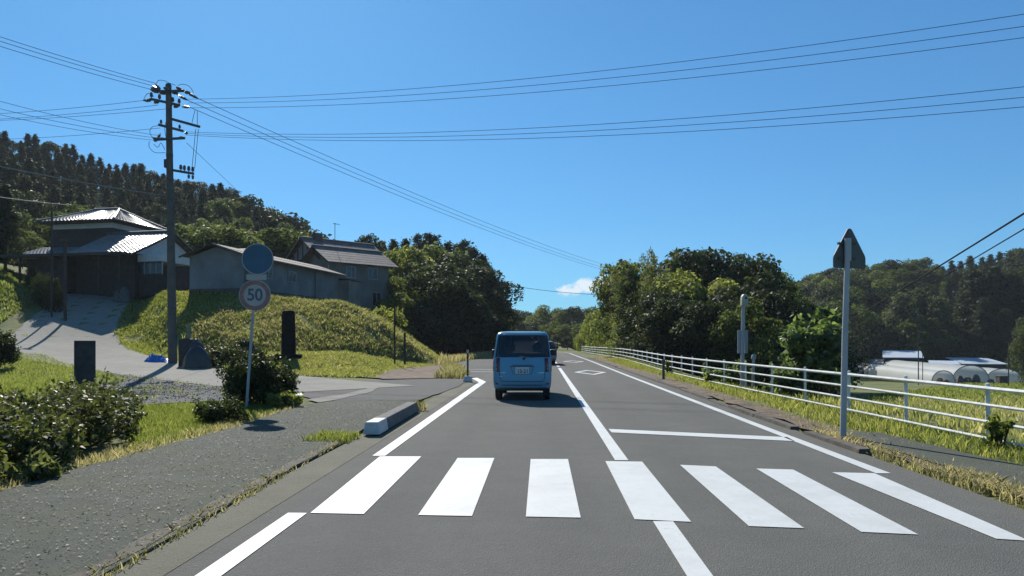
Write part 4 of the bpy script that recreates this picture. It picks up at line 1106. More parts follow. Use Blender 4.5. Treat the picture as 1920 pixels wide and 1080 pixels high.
tunnel(1796, 1845, Yg + 2, 640 + (EYE - zg(60, Yg + 2)) / (Yg + 2) * F, 4.2, 2.3, 44, gd, 'wider white tunnel greenhouse with an open dark end, second from the road')
tunnel(1860, 1905, Yg + 9, 640 + (EYE - zg(64, Yg + 9)) / (Yg + 9) * F, 4.4, 1.9, 24, gd, 'grey tunnel greenhouse at the right end of the row, beside the willow')
tunnel(1590, 1625, 128, 671, 4.4, 2.0, 16, Vector((-.5, 1)).normalized(), 'small far white tunnel greenhouse behind the sign post')
gr = random.Random(12)
for k, (px, w, h) in enumerate(((1762, .8, .75), (1775, .6, .55), (1800, .8, 1.0), (1815, 1.0, .8), (1830, .8, 1.15), (1858, .7, .6))):
    p = pt(px, bpy_, Yg + 1.2); p.z = zg(p.x, p.y) - .03
    t = thing('stored_sack', 'dark heap of stored goods in the open end of a greenhouse', 'sack', p, 0, 'stored heaps in the greenhouse ends')
    lump(w * .5, .5, h, 40 + k, 16, 6).build('sheet', M['hay'], t, smooth=True)
cb = thing('wooden_crate', 'grey box standing on the grass at the right end of the greenhouses', 'crate', pt(1879, bpy_ + 3, 86))
cb.location.z = zg(cb.location.x, cb.location.y)
MB().box(-.55, .55, -.4, .4, -.05, 1.0).build('body', M['concrete_old'], cb, bevel=.03)
MB().box(-.6, .6, -.45, .45, 1.002, 1.06).build('lid', M['concrete'], cb)
def shed(px0, px1, Y, eave_py, ridge_py, depth, skew, lab):
    x0, x1 = (px0 - 960) / F * Y, (px1 - 960) / F * Y
    ze, zr = EYE - (eave_py - 640) / F * Y, EYE - (ridge_py - 640) / F * (Y + depth)
    gz = zg((x0 + x1) / 2, Y) - .3
    t = thing('metal_shed', lab, 'shed', (x0, Y, gz), -.06)
    w = x1 - x0; ze -= gz; zr -= gz
    MB().add([(0, 0, ze), (w, 0, ze - .05), (w + skew, depth, zr - .1), (skew, depth, zr), (0, 0, ze + .1), (w, 0, ze + .05), (w + skew, depth, zr), (skew, depth, zr + .1)],
             [(0, 3, 2, 1), (4, 5, 6, 7), (0, 1, 5, 4), (2, 3, 7, 6), (0, 4, 7, 3), (1, 2, 6, 5)]).build('roof', M['shed_blue'], t)
    MB().add([(.4, .5, 0), (w - .4, .5, 0), (w + skew * .9 - .4, depth - .3, 0), (skew * .9 + .4, depth - .3, 0), (.4, .5, ze - .1), (w - .4, .5, ze - .15), (w + skew * .9 - .4, depth - .3, zr - .3), (skew * .9 + .4, depth - .3, zr - .3)],
             [(0, 3, 2, 1), (4, 5, 6, 7), (0, 1, 5, 4), (2, 3, 7, 6), (0, 4, 7, 3), (1, 2, 6, 5)]).build('wall', M['wood_dark'], t)
    return t
shed(1655, 1730, 118, 671, 657.5, 10, 4.4, 'open metal shed with a large pale blue single-pitch roof in the valley')
shed(1745, 1800, 112, 684, 676.5, 8, 3.5, 'low metal shed with a blue roof between the greenhouses')
shed(1806, 1888, 122, 683, 671, 8, 1.2, 'long low shed with a shiny pale roof at the far right of the valley')
slim(1722, 84, 618, .06, 'thin dark pole standing in front of the greenhouses', 'valley_pole', mat='steel_dark')
slim(1730, 86, 664, .045, 'thin short pole right of the taller one in front of the greenhouses', 'valley_pole', mat='steel_dark')
slim(1891, 70, 668, .05, 'thin pole by the grey box at the right edge', 'valley_pole', mat='steel_dark')

# ---------------------------------------------------------------- cars
def perim(ry, fy, hw, rr_=.13, rf=.35, ns=44):
    """closed outline seen from above: rear edge left to right, right side, front edge, left side"""
    us = [0, .035, .10, .2, .3, .4, .5, .6, .7, .8, .9, .965, 1]
    P = [(-hw + rr_ + (2 * hw - 2 * rr_) * u, ry) for u in us]
    P += [(hw - rr_ + rr_ * math.sin(a), ry + rr_ - rr_ * math.cos(a)) for a in [R(90) * k / 5 for k in range(1, 5)]]
    P += [(hw, ry + rr_ + (fy - rf - ry - rr_) * k / ns) for k in range(ns + 1)]
    P += [(hw - rf + rf * math.cos(a), fy - rf + rf * math.sin(a)) for a in [R(90) * k / 5 for k in range(1, 5)]]
    P += [(hw - rf - (2 * hw - 2 * rf) * u, fy) for u in us]
    P += [(-hw + rf - rf * math.sin(a), fy - rf + rf * math.cos(a)) for a in [R(90) * k / 5 for k in range(1, 5)]]
    P += [(-hw, fy - rf - (fy - rf - ry - rr_) * k / ns) for k in range(ns + 1)]
    P += [(-hw + rr_ - rr_ * math.cos(a), ry + rr_ - rr_ * math.sin(a)) for a in [R(90) * k / 5 for k in range(1, 5)]]
    return P
NS = 44
def car(name, label, paint, loc, rz, lower, upper, wheels, wr, ww, tag_text=None, hw_arch=.36, tint='glass_tint', mir_y=2.2):
    t = thing(name, label, 'car', loc, rz)
    n = len(perim(0, 3, .7))
    i_rear = (0, 12); i_right = (17, 17 + NS); i_front = (17 + NS + 5, 17 + NS + 5 + 12); i_left = (17 + NS + 5 + 13 + 4, 17 + NS + 5 + 13 + 4 + NS)
    lv = []
    z0, z_belt = lower[0][0], lower[-1][0]
    for (z, ry, fy, hw) in lower:
        P = perim(ry, fy, hw); L = []
        for k, (x, y) in enumerate(P):
            zz = z
            side = i_right[0] <= k <= i_right[1] or i_left[0] <= k <= i_left[1]
            if side:
                zb = z0
                for wy in wheels:
                    dd = abs(y - wy)
                    if dd < hw_arch: zb = max(zb, z0 - .02 + math.sqrt(hw_arch ** 2 - dd ** 2))
                fr = (z - z0) / (z_belt - z0); zz = zb + (z_belt - zb) * fr
            L.append((x, y, zz))
        lv.append(L)
    nl = len(lv)
    for (z, ry, fy, hw) in upper: lv.append([(x, y, z) for x, y in perim(ry, fy, hw, min(.11, hw * .3), min(.30, hw * .45))])
    V_ = [p for L in lv for p in L]
    def quad(l, k): return (l * n + k, l * n + (k + 1) % n, (l + 1) * n + (k + 1) % n, (l + 1) * n + k)
    def span(a, b, f0, f1): m = b - a; return range(a + round(m * f0), a + round(m * f1))
    win = {}
    rows_ = range(nl + 1, nl + 4)
    for l in rows_:
        for k in [n - 1, n - 2] + list(range(0, 15)): win[(l, k)] = 'rear_window'
        for k in range(i_front[0], i_front[1]): win[(l, k)] = 'windscreen'
        for (f0, f1) in ((.06, .26), (.30, .58), (.62, .97)):
            for k in span(*i_right, f0, f1): win[(l, k)] = 'side_window'
            for k in span(*i_left, 1 - f1, 1 - f0): win[(l, k)] = 'side_window'
    bodyf = []; wf = {}
    for l in range(len(lv) - 1):
        for k in range(n):
            w_ = win.get((l, k))
            if w_ == 'side_window': w_ = ('side_window', 'L' if k > n / 2 + 10 else 'R', )
            (bodyf if not w_ else wf.setdefault(w_, [])).append(quad(l, k))
    top = len(lv) - 1
    bodyf.append(tuple(top * n + k for k in range(n)))
    body = MB().add(V_, bodyf).build('body', M[paint], t, smooth=True)
    sol = body.modifiers.new('shell', 'SOLIDIFY'); sol.thickness = .02; sol.offset = -1
    for key, fs in wf.items():
        nm = key if isinstance(key, str) else key[0]
        used = sorted({i for f in fs for i in f}); mp = {i: j for j, i in enumerate(used)}
        MB().add([V_[i] for i in used], [tuple(mp[i] for i in f) for f in fs]).build(nm, M[tint], t, smooth=True)
    MB().add([(x, y, z0 + .03) for x, y in perim(lower[0][1] + .05, lower[0][2] - .05, lower[0][3] - .22)], [tuple(range(n))]).build('underbody', M['car_black'], t)
    MB().box(-lower[-1][3] + .08, lower[-1][3] - .08, .25, lower[0][2] - .5, z0 + .06, z0 + .16).build('floor_pan', M['car_black'], t)
    w0 = None
    for wy in wheels:
        for sx_ in (-1, 1):
            if w0 is None:
                w0 = MB().lathe([(wr * .66, -ww / 2), (wr * .93, -ww / 2), (wr, -ww / 2 + .025), (wr, ww / 2 - .025), (wr * .93, ww / 2), (wr * .66, ww / 2)], 28, Matrix.Rotation(R(90), 4, 'Y')).build('wheel', M['tyre'], t, smooth=True)
                rim = MB().lathe([(wr * .655, -ww / 2 + .03), (wr * .66, ww / 2 + .004), (wr * .58, ww / 2 - .02), (wr * .2, ww / 2 - .015), (wr * .14, ww / 2 + .004), (.001, ww / 2 + .004)], 20, Matrix.Rotation(R(90), 4, 'Y')).build('rim', M['rim'], w0, smooth=True)
                o = w0
            else:
                o = copy_tree(w0, t)
            o.location = (sx_ * (lower[0][3] - ww / 2 + .015), wy, wr); o.rotation_euler = (0, 0, 0 if sx_ > 0 else math.pi)
    hwb = lower[-1][3]
    for sx_ in (-1, 1):
        mr = MB().box(-.09, .09, -.04, .04, -.08, .09).build('side_mirror', M['car_black'], t, bevel=.03, loc=(sx_ * (hwb + .09), mir_y, z_belt + .10))
        MB().tube([(sx_ * -.12, 0, -.04), (0, 0, -.05)], .02, 6).build('stalk', M['car_black'], mr)
        hl = MB().box(-.14, .14, -.03, .03, -.08, .08).build('headlight', M['tail_clear'], t, bevel=.03, loc=(sx_ * (hwb - .22), lower[3][2] - .02, .70))
    # seats
    for sy in (1.15, 2.0) if name == 'blue_van' else (1.3, 2.3):
        for sx_ in (-.36, .36):
            st = MB().box(-.23, .23, -.02, .45, .42, .56).build('seat', M['seat'], t, bevel=.04, loc=(sx_, sy, 0))
            MB().box(-.22, .22, -.10, .02, .56, 1.13, Matrix.Rotation(R(-6), 4, 'X')).build('backrest', M['seat'], st, bevel=.05)
            MB().box(-.12, .12, -.19, -.10, 1.17, 1.36).build('headrest', M['seat'], st, bevel=.04)
    MB().box(-hwb + .1, hwb - .1, upper[0][2] - .55, upper[0][2] - .12, .75, z_belt - .02).build('dashboard', M['car_black'], t, bevel=.05)
    return t, V_, n
road_yaw = -math.atan(.041)
van_loc = (0.245, 17.35, 0.011)
low = [(.26, .10, 3.30, .655), (.32, .02, 3.37, .695), (.45, .0, 3.40, .708), (.60, .01, 3.40, .712), (.85, .03, 3.36, .712), (1.03, .05, 3.26, .70)]
upp = [(1.032, .055, 2.95, .70), (1.055, .06, 2.86, .697), (1.25, .09, 2.60, .675), (1.43, .125, 2.40, .652), (1.585, .165, 2.22, .628), (1.645, .23, 2.12, .60), (1.675, .34, 2.0, .54), (1.69, .6, 1.8, .40)]
van, VV, vn = car('blue_van', 'boxy blue kei minivan driving ahead in the left lane', 'car_blue', van_loc, road_yaw, low, upp, (.50, 2.86), .275, .165)
# rear details
def strip(pts, r, nm, mat, parent=van, n=6): return MB().tube(pts, r, n).build(nm, M[mat], parent, smooth=True)
yr = lambda z: float(np.interp(z, [.32, .45, .6, .85, 1.03, 1.25, 1.43, 1.585], [.02, 0, .01, .03, .05, .09, .125, .165]))
strip([(-.548, yr(1.02) - .001, 1.02), (-.552, yr(.8) - .001, .8), (-.545, yr(.55) - .001, .55), (-.50, yr(.47) - .001, .472), (0, yr(.465) - .001, .462), (.50, yr(.47) - .001, .472), (.545, yr(.55) - .001, .55), (.552, yr(.8) - .001, .8), (.548, yr(1.02) - .001, 1.02)], .007, 'tailgate_seam', 'car_black')
tg = [(-.29, .845), (.29, .845), (.22, .64), (-.22, .64)]
mm = Matrix.Translation((0, yr(.75) - .006, 0)) @ Matrix.Rotation(R(90), 4, 'X')
MB().prism(rounded(tg, .03), .004, mm).build('plate_recess', M['car_black'], van)
MB().prism(rounded([(-.275, .825), (.275, .825), (.215, .648), (-.215, .648)], .03), .0035, Matrix.Translation((0, yr(.75) - .0105, 0)) @ Matrix.Rotation(R(90), 4, 'X')).build('recess_panel', M['car_blue'], van)
MB().box(-.24, .24, yr(.875) - .030, yr(.875) + .01, .852, .885).build('handle_bar', M['car_blue'], van, bevel=.012)
pl = MB().box(-.165, .165, yr(.735) - .022, yr(.735) - .0145, .652, .817).build('number_plate', M['plate'], van, bevel=.004)
text('digits', '13-21', .125, Matrix.Translation((.015, yr(.735) - .0235, .712)) @ Matrix.Rotation(R(90), 4, 'X'), M['plate_num'], pl, .0006, .95, .003)
for xa, xb in ((-.52, -.39), (.38, .53)): MB().box(xa, xb, yr(.68) - .006, yr(.68) + .01, .668, .690).build('badge_strip', M['chrome'], van)
MB().box(-.54, -.43, yr(.6) - .004, yr(.6) + .01, .588, .600).build('badge_strip', M['chrome'], van)
# corner tail lamps that wrap round
def lamp(sx_):
    v = []; f = []
    zs = [.705, .80, .92, 1.035]
    prof = []
    for z in zs:
        ry = yr(z) - .008; hw = float(np.interp(z, [.6, .85, 1.03], [.712, .712, .70])) + .008
        line = [(hw - .16 + .05, ry)] + [(hw - .16 + .16 * math.sin(a), ry + .16 - .16 * math.cos(a)) for a in [R(18) * k + R(9) for k in range(0, 5)]] + [(hw, ry + .22)]
        prof.append([(sx_ * x, y, z) for x, y in line])
    m_ = len(prof[0]); v = [p for L in prof for p in L]
    for i in range(len(zs) - 1):
        for k in range(m_ - 1):
            q = (i * m_ + k, i * m_ + k + 1, (i + 1) * m_ + k + 1, (i + 1) * m_ + k); f.append(q if sx_ > 0 else q[::-1])
    o = MB().add(v, f).build('tail_lamp', M['tail_red'], van, smooth=True)
    s2 = o.modifiers.new('shell', 'SOLIDIFY'); s2.thickness = .02; s2.offset = -1
    xl = .572 if sx_ > 0 else -.635
    MB().box(xl, xl + .063, yr(.76) - .004, yr(.76) + .012, .725, .80).build('indicator_lens', M['tail_clear'], o, bevel=.008)
for s_ in (-1, 1): lamp(s_)
wp = strip([(.04, .038, 1.02), (.06, .025, 1.06), (.30, .055, 1.105)], .011, 'wiper_arm', 'car_black')
strip([(.02, .055, 1.10), (.46, .062, 1.115)], .008, 'wiper_blade', 'car_black', wp)
MB().lathe([(.035, 0), (.028, .03)], 12, Matrix.Translation((.04, .045, 1.02)) @ Matrix.Rotation(R(90), 4, 'X')).build('wiper_hub', M['car_black'], van)
MB().box(-.60, .60, .10, .28, .235, .275).build('bumper_valance', M['car_black'], van, bevel=.012)
MB().box(-.50, .50, yr(.4) - .010, yr(.4) + .02, .37, .388).build('bumper_crease', M['car_black'], van, bevel=.005)
for s_ in (-1, 1): MB().box(s_ * .60 - .05, s_ * .60 + .05, .006, .03, .395, .43).build('reflector', M['tail_red'], van, bevel=.006)
MB().box(-.46, .46, .14, .30, 1.585, 1.62).build('roof_spoiler', M['car_blue'], van, bevel=.012)
strip([(.36, 2.28, .96), (.36, 2.24, 1.02)], .012, 'steering_column', 'car_black')
MB().tube([(.36 + .18 * math.cos(a), 2.22 + .06 * math.sin(a), 1.0 + .17 * math.sin(a)) for a in [2 * math.pi * k / 20 for k in range(21)]], .014, 6).build('steering_wheel', M['car_black'], van)

low2 = [(.24, .12, 4.0, .74), (.32, .03, 4.08, .80), (.48, .0, 4.10, .835), (.62, .02, 4.10, .84), (.80, .06, 4.04, .84), (.95, .12, 3.80, .82)]
upp2 = [(.952, .13, 3.05, .82), (.98, .15, 2.98, .815), (1.12, .26, 2.75, .77), (1.26, .40, 2.52, .71), (1.38, .55, 2.30, .66), (1.43, .68, 2.2, .61), (1.46, .85, 2.05, .53), (1.475, 1.1, 1.8, .38)]
c2, _, _ = car('silver_car', 'silver hatchback farther ahead, mostly hidden behind the blue minivan', 'car_white', (1.86, 43.2, .011), road_yaw, low2, upp2, (.75, 3.25), .31, .19, mir_y=2.5)
for s_ in (-1, 1): MB().box(s_ * .68 - .11, s_ * .68 + .11, .04, .10, .68, .86).build('tail_lamp', M['tail_red'], c2, bevel=.02)
MB().box(-.165, .165, .0, .02, .55, .70).build('number_plate', M['plate'], c2)

# driver of the van
def skin_body(name, mat, parent, joints, edges, sub=2):
    me = bpy.data.meshes.new(name); me.from_pydata([j[0] for j in joints], edges, []); me.materials.append(mat)
    o = bpy.data.objects.new(name, me); link(o, parent)
    sk = o.modifiers.new('skin', 'SKIN'); sk.use_smooth_shade = True
    sv = me.skin_vertices[0].data
    for i, j in enumerate(joints):
        r = j[1]; sv[i].radius = r if isinstance(r, tuple) else (r, r); sv[i].use_root = (i == 0)
    o.modifiers.new('sub', 'SUBSURF').levels = sub; o.modifiers['sub'].render_levels = sub
    return o
Mv = Matrix.Translation(van_loc) @ RZ(road_yaw)
dr = thing('person', 'driver with short black hair and a grey shirt seated in the blue minivan', 'person', Mv @ Vector((.36, 2.08, .56)), road_yaw)
skin_body('body', M['shirt'], dr, [((0, .05, .08), (.15, .12)), ((0, .03, .30), (.16, .11)), ((0, .02, .48), (.16, .10)), ((0, .03, .60), (.055, .055)),
    ((.17, .03, .47), .06), ((.22, .16, .28), .045), ((.13, .32, .38), .035), ((-.17, .03, .47), .06), ((-.22, .16, .28), .045), ((-.13, .32, .38), .035), ((.10, .35, .06), .075), ((.10, .50, -.2), .055), ((-.10, .35, .06), .075), ((-.10, .50, -.2), .055)],
    [(0, 1), (1, 2), (2, 3), (2, 4), (4, 5), (5, 6), (2, 7), (7, 8), (8, 9), (0, 10), (10, 11), (0, 12), (12, 13)])
hd = MB().lathe([(.04, -.12), (.07, -.09), (.085, -.02), (.088, .04), (.07, .09), (.03, .118)], 16, Matrix.Translation((0, .04, .74))).add([(-.02, .12, .74), (.02, .12, .74), (0, .155, .725), (0, .12, .78)], [(0, 1, 2), (0, 2, 3), (1, 3, 2)]).build('head', M['skin'], dr, smooth=True)
MB().lathe([(.089, -.02), (.098, .03), (.085, .09), (.045, .128), (.01, .135)], 16, Matrix.Translation((0, .025, .745))).build('hair', M['hair'], hd, smooth=True)
for s_ in (-1, 1): MB().lathe([(.02, 0), (.024, .012), (.01, .02)], 8, Matrix.Translation((s_ * .088, .04, .735)) @ Matrix.Rotation(R(90 * s_), 4, 'Y')).build('ear', M['skin'], hd, smooth=True)

# ---------------------------------------------------------------- trees
def lobes_broad(rg, n, R_, z0, z1, flat=.9):
    L = []
    for _ in range(n):
        t = rg.random(); a = rg.random() * 2 * np.pi
        z = z0 + (z1 - z0) * t
        prof = np.sin(np.pi * (0.16 + 0.80 * t)) ** .65
        r = R_ * prof * (0.35 + .65 * rg.random() ** .5)
        L.append((r * np.cos(a), r * np.sin(a), z, R_ * (.22 + .20 * rg.random())))
    return np.array(L)

def leaves_on_lobes(L, n, ls, rg, up=.35, jitter=.6, shell=.72, aspect=.55):
    w = L[:, 3] ** 2; idx = rg.choice(len(L), n, p=w / w.sum())
    d = unit(rg.normal(size=(n, 3)) + np.array([0, 0, .25]))
    rad = L[idx, 3] * (shell + (1 - shell) * rg.random(n) ** .6) * (1 + .12 * rg.normal(size=n))
    P = L[idx, :3] + d * rad[:, None] * np.array([1, 1, .85])
    N = unit(d * .7 + np.array([0, 0, up]) + rg.normal(size=(n, 3)) * jitter)
    s = ls * (.5 + 1.1 * rg.random(n) ** 1.6)
    return leaf_arrays(P, N, s, s * aspect * (.75 + .5 * rg.random(n)), rg)

def limbs(L, h0, r0, rg, n=9, tip_z=None):
    mb = MB()
    top = tip_z or L[:, 2].max() * .82
    bend = rg.normal(size=2) * .25
    tr = [Vector((bend[0] * t * t, bend[1] * t * t, top * t)) for t in np.linspace(0, 1, 6)]
    mb.tube([Vector((0, 0, -.5))] + tr, [r0 * 1.25] + [r0 * (1 - .85 * t) for t in np.linspace(0, 1, 6)], 8)
    for k in rg.choice(len(L), min(n, len(L)), replace=False):
        e = Vector(L[k, :3]); s = tr[0].lerp(tr[-1], min(.85, max(h0 / top, (e.z * .55) / top)))
        m_ = s.lerp(e, .5) + Vector((0, 0, -.1 * (e - s).length + .2))
        mb.tube([s, m_, e], [r0 * .42, r0 * .25, r0 * .08], 5)
    return mb

PROTO = {}
def proto(kind, crown_V, crown_F, trunk_mb, leafmat, barkmat, H):
    cm = mesh_np('crown', crown_V, crown_F, M[leafmat], link_it=False)
    tm = bpy.data.meshes.new('trunk'); tm.from_pydata(trunk_mb.v, [], trunk_mb.f); tm.update(); tm.materials.append(M[barkmat])
    tm.polygons.foreach_set('use_smooth', [True] * len(tm.polygons))
    PROTO.setdefault(kind, []).append((cm, tm, H))

def make_broad(kind, seed, mat, R_=3.6, nl=26, n=7500, ls=.36, z0=2.2, z1=9.0):
    rg = np.random.default_rng(seed); L = lobes_broad(rg, nl, R_, z0, z1)
    Vc, Fc = leaves_on_lobes(L, n, ls, rg)
    proto(kind, Vc, Fc, limbs(L, 1.5, .24, rg, 12), mat, 'bark', float(np.percentile(Vc[:, 2], 99.7)))
def make_cedar(kind, seed, mat, H=13.0, R_=3.1, n=10000, z0=1.0, bushy=1.0):
    rg = np.random.default_rng(seed)
    nb = 120; t = np.sort(rg.random(nb) ** .8); z = z0 + (H - z0) * t
    ln = R_ * (1 - t) ** .75 * (.7 + .45 * rg.random(nb)) + .12
    az = rg.random(nb) * 2 * np.pi
    w = ln + .25; idx = rg.choice(nb, n, p=w / w.sum())
    u = rg.random(n) ** .6
    dr_ = ln[idx] * u
    P = np.stack([np.cos(az[idx]) * dr_, np.sin(az[idx]) * dr_, z[idx] - .18 * dr_ + .12 * dr_ ** 2 / np.maximum(ln[idx], .2)], 1)
    P += rg.normal(size=P.shape) * np.array([.26, .26, .20]) * bushy
    N = unit(np.stack([np.cos(az[idx]) * .5, np.sin(az[idx]) * .5, np.full(n, .6)], 1) + rg.normal(size=(n, 3)) * .7)
    s = .42 * (.7 + .6 * rg.random(n))
    Vc, Fc = leaf_arrays(P, N, s, s * .42, rg)
    mb = MB().tube([(0, 0, -.6), (0, 0, H * .5), (0, 0, H * .98)], [.26, .17, .03], 7)
    proto(kind, Vc, Fc, mb, mat, 'bark', H)
for s_ in (1, 2, 3): make_broad('broad_dark', 10 + s_, 'leaf_dark')
for s_ in (1, 2, 3): make_broad('broad_mid', 20 + s_, 'leaf_mid')
for s_ in (1, 2): make_broad('broad_light', 30 + s_, 'leaf_light', 3.4, 28, 8000, .34)
for s_ in (1, 2, 3): make_cedar('cedar', 40 + s_, 'leaf_cedar')
make_cedar('pale_conifer', 51, 'leaf_pale', 10, 2.7, 9000, .6, 1.5)
make_cedar('pale_conifer', 52, 'leaf_pale', 10, 2.7, 9000, .6, 1.5)
# bush that reaches the ground
for s_ in (1, 2): make_broad('thicket', 60 + s_, 'leaf_light', 4.2, 36, 8000, .34, .4, 5.0)
for s_ in (1, 2): make_broad('dark_thicket', 70 + s_, 'leaf_dark', 4.2, 36, 8000, .34, .4, 5.0)
make_broad('soft_tree', 91, 'leaf_pale', 3.4, 30, 8000, .26, .8, 9.0)
# bamboo: bundle of culms with drooping leafy tips
def make_bamboo(seed):
    rg = np.random.default_rng(seed); mb = MB(); P = []; N = []
    for _ in range(16):
        b = rg.normal(size=2) * .9; a = rg.random() * 6.28; lean_ = rg.random() * 1.6 + .3; h = 10 * (.78 + .22 * rg.random())
        pts = [Vector((b[0] + math.cos(a) * lean_ * t ** 2.4, b[1] + math.sin(a) * lean_ * t ** 2.4, h * (t - .10 * t ** 4))) for t in np.linspace(0, 1, 8)]
        mb.tube([pts[0] - Vector((0, 0, .4))] + pts, [.06] + [.055 * (1 - .85 * t) for t in np.linspace(0, 1, 8)], 6)
        m_ = 520; tt = .22 + .78 * rg.random(m_) ** .75
        C = np.array([[b[0] + math.cos(a) * lean_ * t ** 2.4, b[1] + math.sin(a) * lean_ * t ** 2.4, h * (t - .10 * t ** 4)] for t in tt])
        rad = 1.05 * (1 - tt) ** .5 + .12; aa = rg.random(m_) * 6.28; rr0 = rad * rg.random(m_) ** .6
        C += np.stack([np.cos(aa) * rr0, np.sin(aa) * rr0, -.35 * rr0 + rg.normal(size=m_) * .12], 1)
        P.append(C); N.append(unit(np.stack([np.cos(aa), np.sin(aa), np.full(m_, .5)], 1) + rg.normal(size=(m_, 3)) * .6))
    P = np.concatenate(P); N = np.concatenate(N); s = .30 * (.7 + .6 * rg.random(len(P)))
    Vc, Fc = leaf_arrays(P, N, s, s * .22, rg)
    proto('bamboo', Vc, Fc, mb, 'leaf_bamboo', 'culm', 8.8)
make_bamboo(81); make_bamboo(82)

TR = random.Random(99)
NAMES = {'broad_dark': 'broadleaf_tree', 'broad_mid': 'broadleaf_tree', 'broad_light': 'broadleaf_tree', 'cedar': 'cedar_tree', 'pale_conifer': 'conifer_tree', 'thicket': 'thicket', 'dark_thicket': 'thicket', 'bamboo': 'bamboo_clump', 'soft_tree': 'broadleaf_tree'}
CATS = {'cedar': 'tree', 'bamboo': 'bamboo', 'thicket': 'bush', 'dark_thicket': 'bush'}
def tree(kind, px, top_py, Y, label, group=None, wide=1.0, X=None, h=None):
    x = (px - 960) / F * Y if X is None else X
    z = zg(x, Y)
    if h is None: h = EYE + (640 - top_py) / F * Y - z
    h = max(h, 1.2)
    cm, tm, H = PROTO[kind][TR.randrange(len(PROTO[kind]))]
    t = thing(NAMES[kind], label, CATS.get(kind, 'tree'), (x, Y, z - .05), TR.uniform(0, 6.28), group)
    s = h / H; w = s * wide * TR.uniform(.93, 1.1)
    t.scale = (w, w, s)
    c = bpy.data.objects.new('crown', cm); link(c, t)
    k = bpy.data.objects.new('trunk', tm); link(k, t)
    return t
TREES = []
# where a hill tree stands, in words
LEFT_SPOTS = [(-999, 'cut by the left edge'), (0, 'near the left edge'), (70, 'above the farmhouse left end'), (140, 'above the farmhouse ridge'), (215, 'above the farmhouse right end'), (285, 'behind the utility pole'), (345, 'just right of the utility pole'), (400, 'above the storehouse gable'), (450, 'above the blue disc sign'), (510, 'right of the blue disc sign'), (560, 'beside the beige house roof')]
RIGHT_SPOTS = [(-999, 'right of the roadside group'), (1510, 'left of the crosswalk sign'), (1555, 'behind the crosswalk sign'), (1625, 'right of the crosswalk sign'), (1680, 'above the blue shed roof'), (1740, 'right of the blue shed roof'), (1800, 'where the cables cross'), (1860, 'near the right edge'), (1925, 'cut by the right edge')]
ROWS = ['on the crest', 'under the crest', 'upper slope', 'mid slope', 'lower slope', 'at the foot']
WOOD_SPOTS = [(-999, 'beside the beige house'), (760, 'behind the stub post'), (795, 'over the bank end'), (830, 'right of the bank end'), (858, 'above the delineator'), (885, 'left of the minivan roof'), (910, 'at the road edge')]
FENCE_SPOTS = [(-999, 'at the fence bend'), (1200, 'left of the short timber post'), (1222, 'behind the short timber post'), (1262, 'right of the short timber post'), (1300, 'midway to the lamp post'), (1345, 'just left of the lamp post'), (1385, 'behind the lamp post'), (1425, 'right of the lamp post'), (1462, 'left of the kudzu mound'), (1490, 'above the kudzu mound')]
SHED_SPOTS = [(-999, 'left of the blue shed roof'), (1680, 'above the left end of the blue shed'), (1705, 'above the middle of the blue shed'), (1735, 'above the right end of the blue shed'), (1755, 'right of the blue shed'), (1780, 'above the gap between the sheds'), (1815, 'above the long pale shed'), (1850, 'above the crate'), (1890, 'near the right edge'), (1925, 'cut by the right edge')]
def where(table, px): return [w for lo, w in table if px >= lo][-1]
def hgt(ty, a, b): return 'upper' if ty < a else 'middle' if ty < b else 'lower'
def spot(table, px, row): return ROWS[row] + ', ' + [w for lo, w in table if px >= lo][-1]
# left hill behind the houses
sky_px = [-90, 0, 60, 130, 185, 234, 310, 345, 400, 430, 470, 505, 560, 600, 640]
sky_py = [232, 253, 256, 276, 298, 302, 330, 340, 342, 358, 374, 404, 436, 470, 500]
rows_l = [(146, 0, 24, 'top'), (134, 22, 27, 'mid'), (121, 48, 29, 'mid'), (108, 80, 31, 'mid'), (96, 112, 34, 'low'), (84, 142, 40, 'low')]
for irow, (Y, offp, step, rowk) in enumerate(rows_l):
    px = -70 + TR.uniform(0, 15)
    while px < 588:
        base_top = np.interp(px, sky_px, sky_py) + offp * (1 - .55 * sstep(250, 600, px))
        if base_top < 462:
            conif = TR.random() < (.88 if px < 420 else .45 if px < 520 else .1)
            if rowk == 'low': conif = TR.random() < .25
            kind = 'cedar' if conif else ('broad_mid' if px > 330 and rowk != 'top' else 'broad_dark')
            if px > 380 and rowk == 'low': kind = 'broad_light' if TR.random() < .15 else 'broad_mid'
            lab = {'cedar': 'dark cedar', 'broad_dark': 'dark leafy tree', 'broad_mid': 'mid-green leafy tree', 'broad_light': 'yellow-green tree'}[kind] + ' on the left hill, ' + spot(LEFT_SPOTS, px, irow)
            tree(kind, px, base_top + TR.uniform(-9, 10), Y + TR.uniform(-5, 5), lab, 'trees on the left hillside', {'cedar': 1.15, 'broad_dark': 1.05}.get(kind, 1.05))
        px += step * TR.uniform(.7, 1.2) * (.9 if rowk != 'top' else .62)
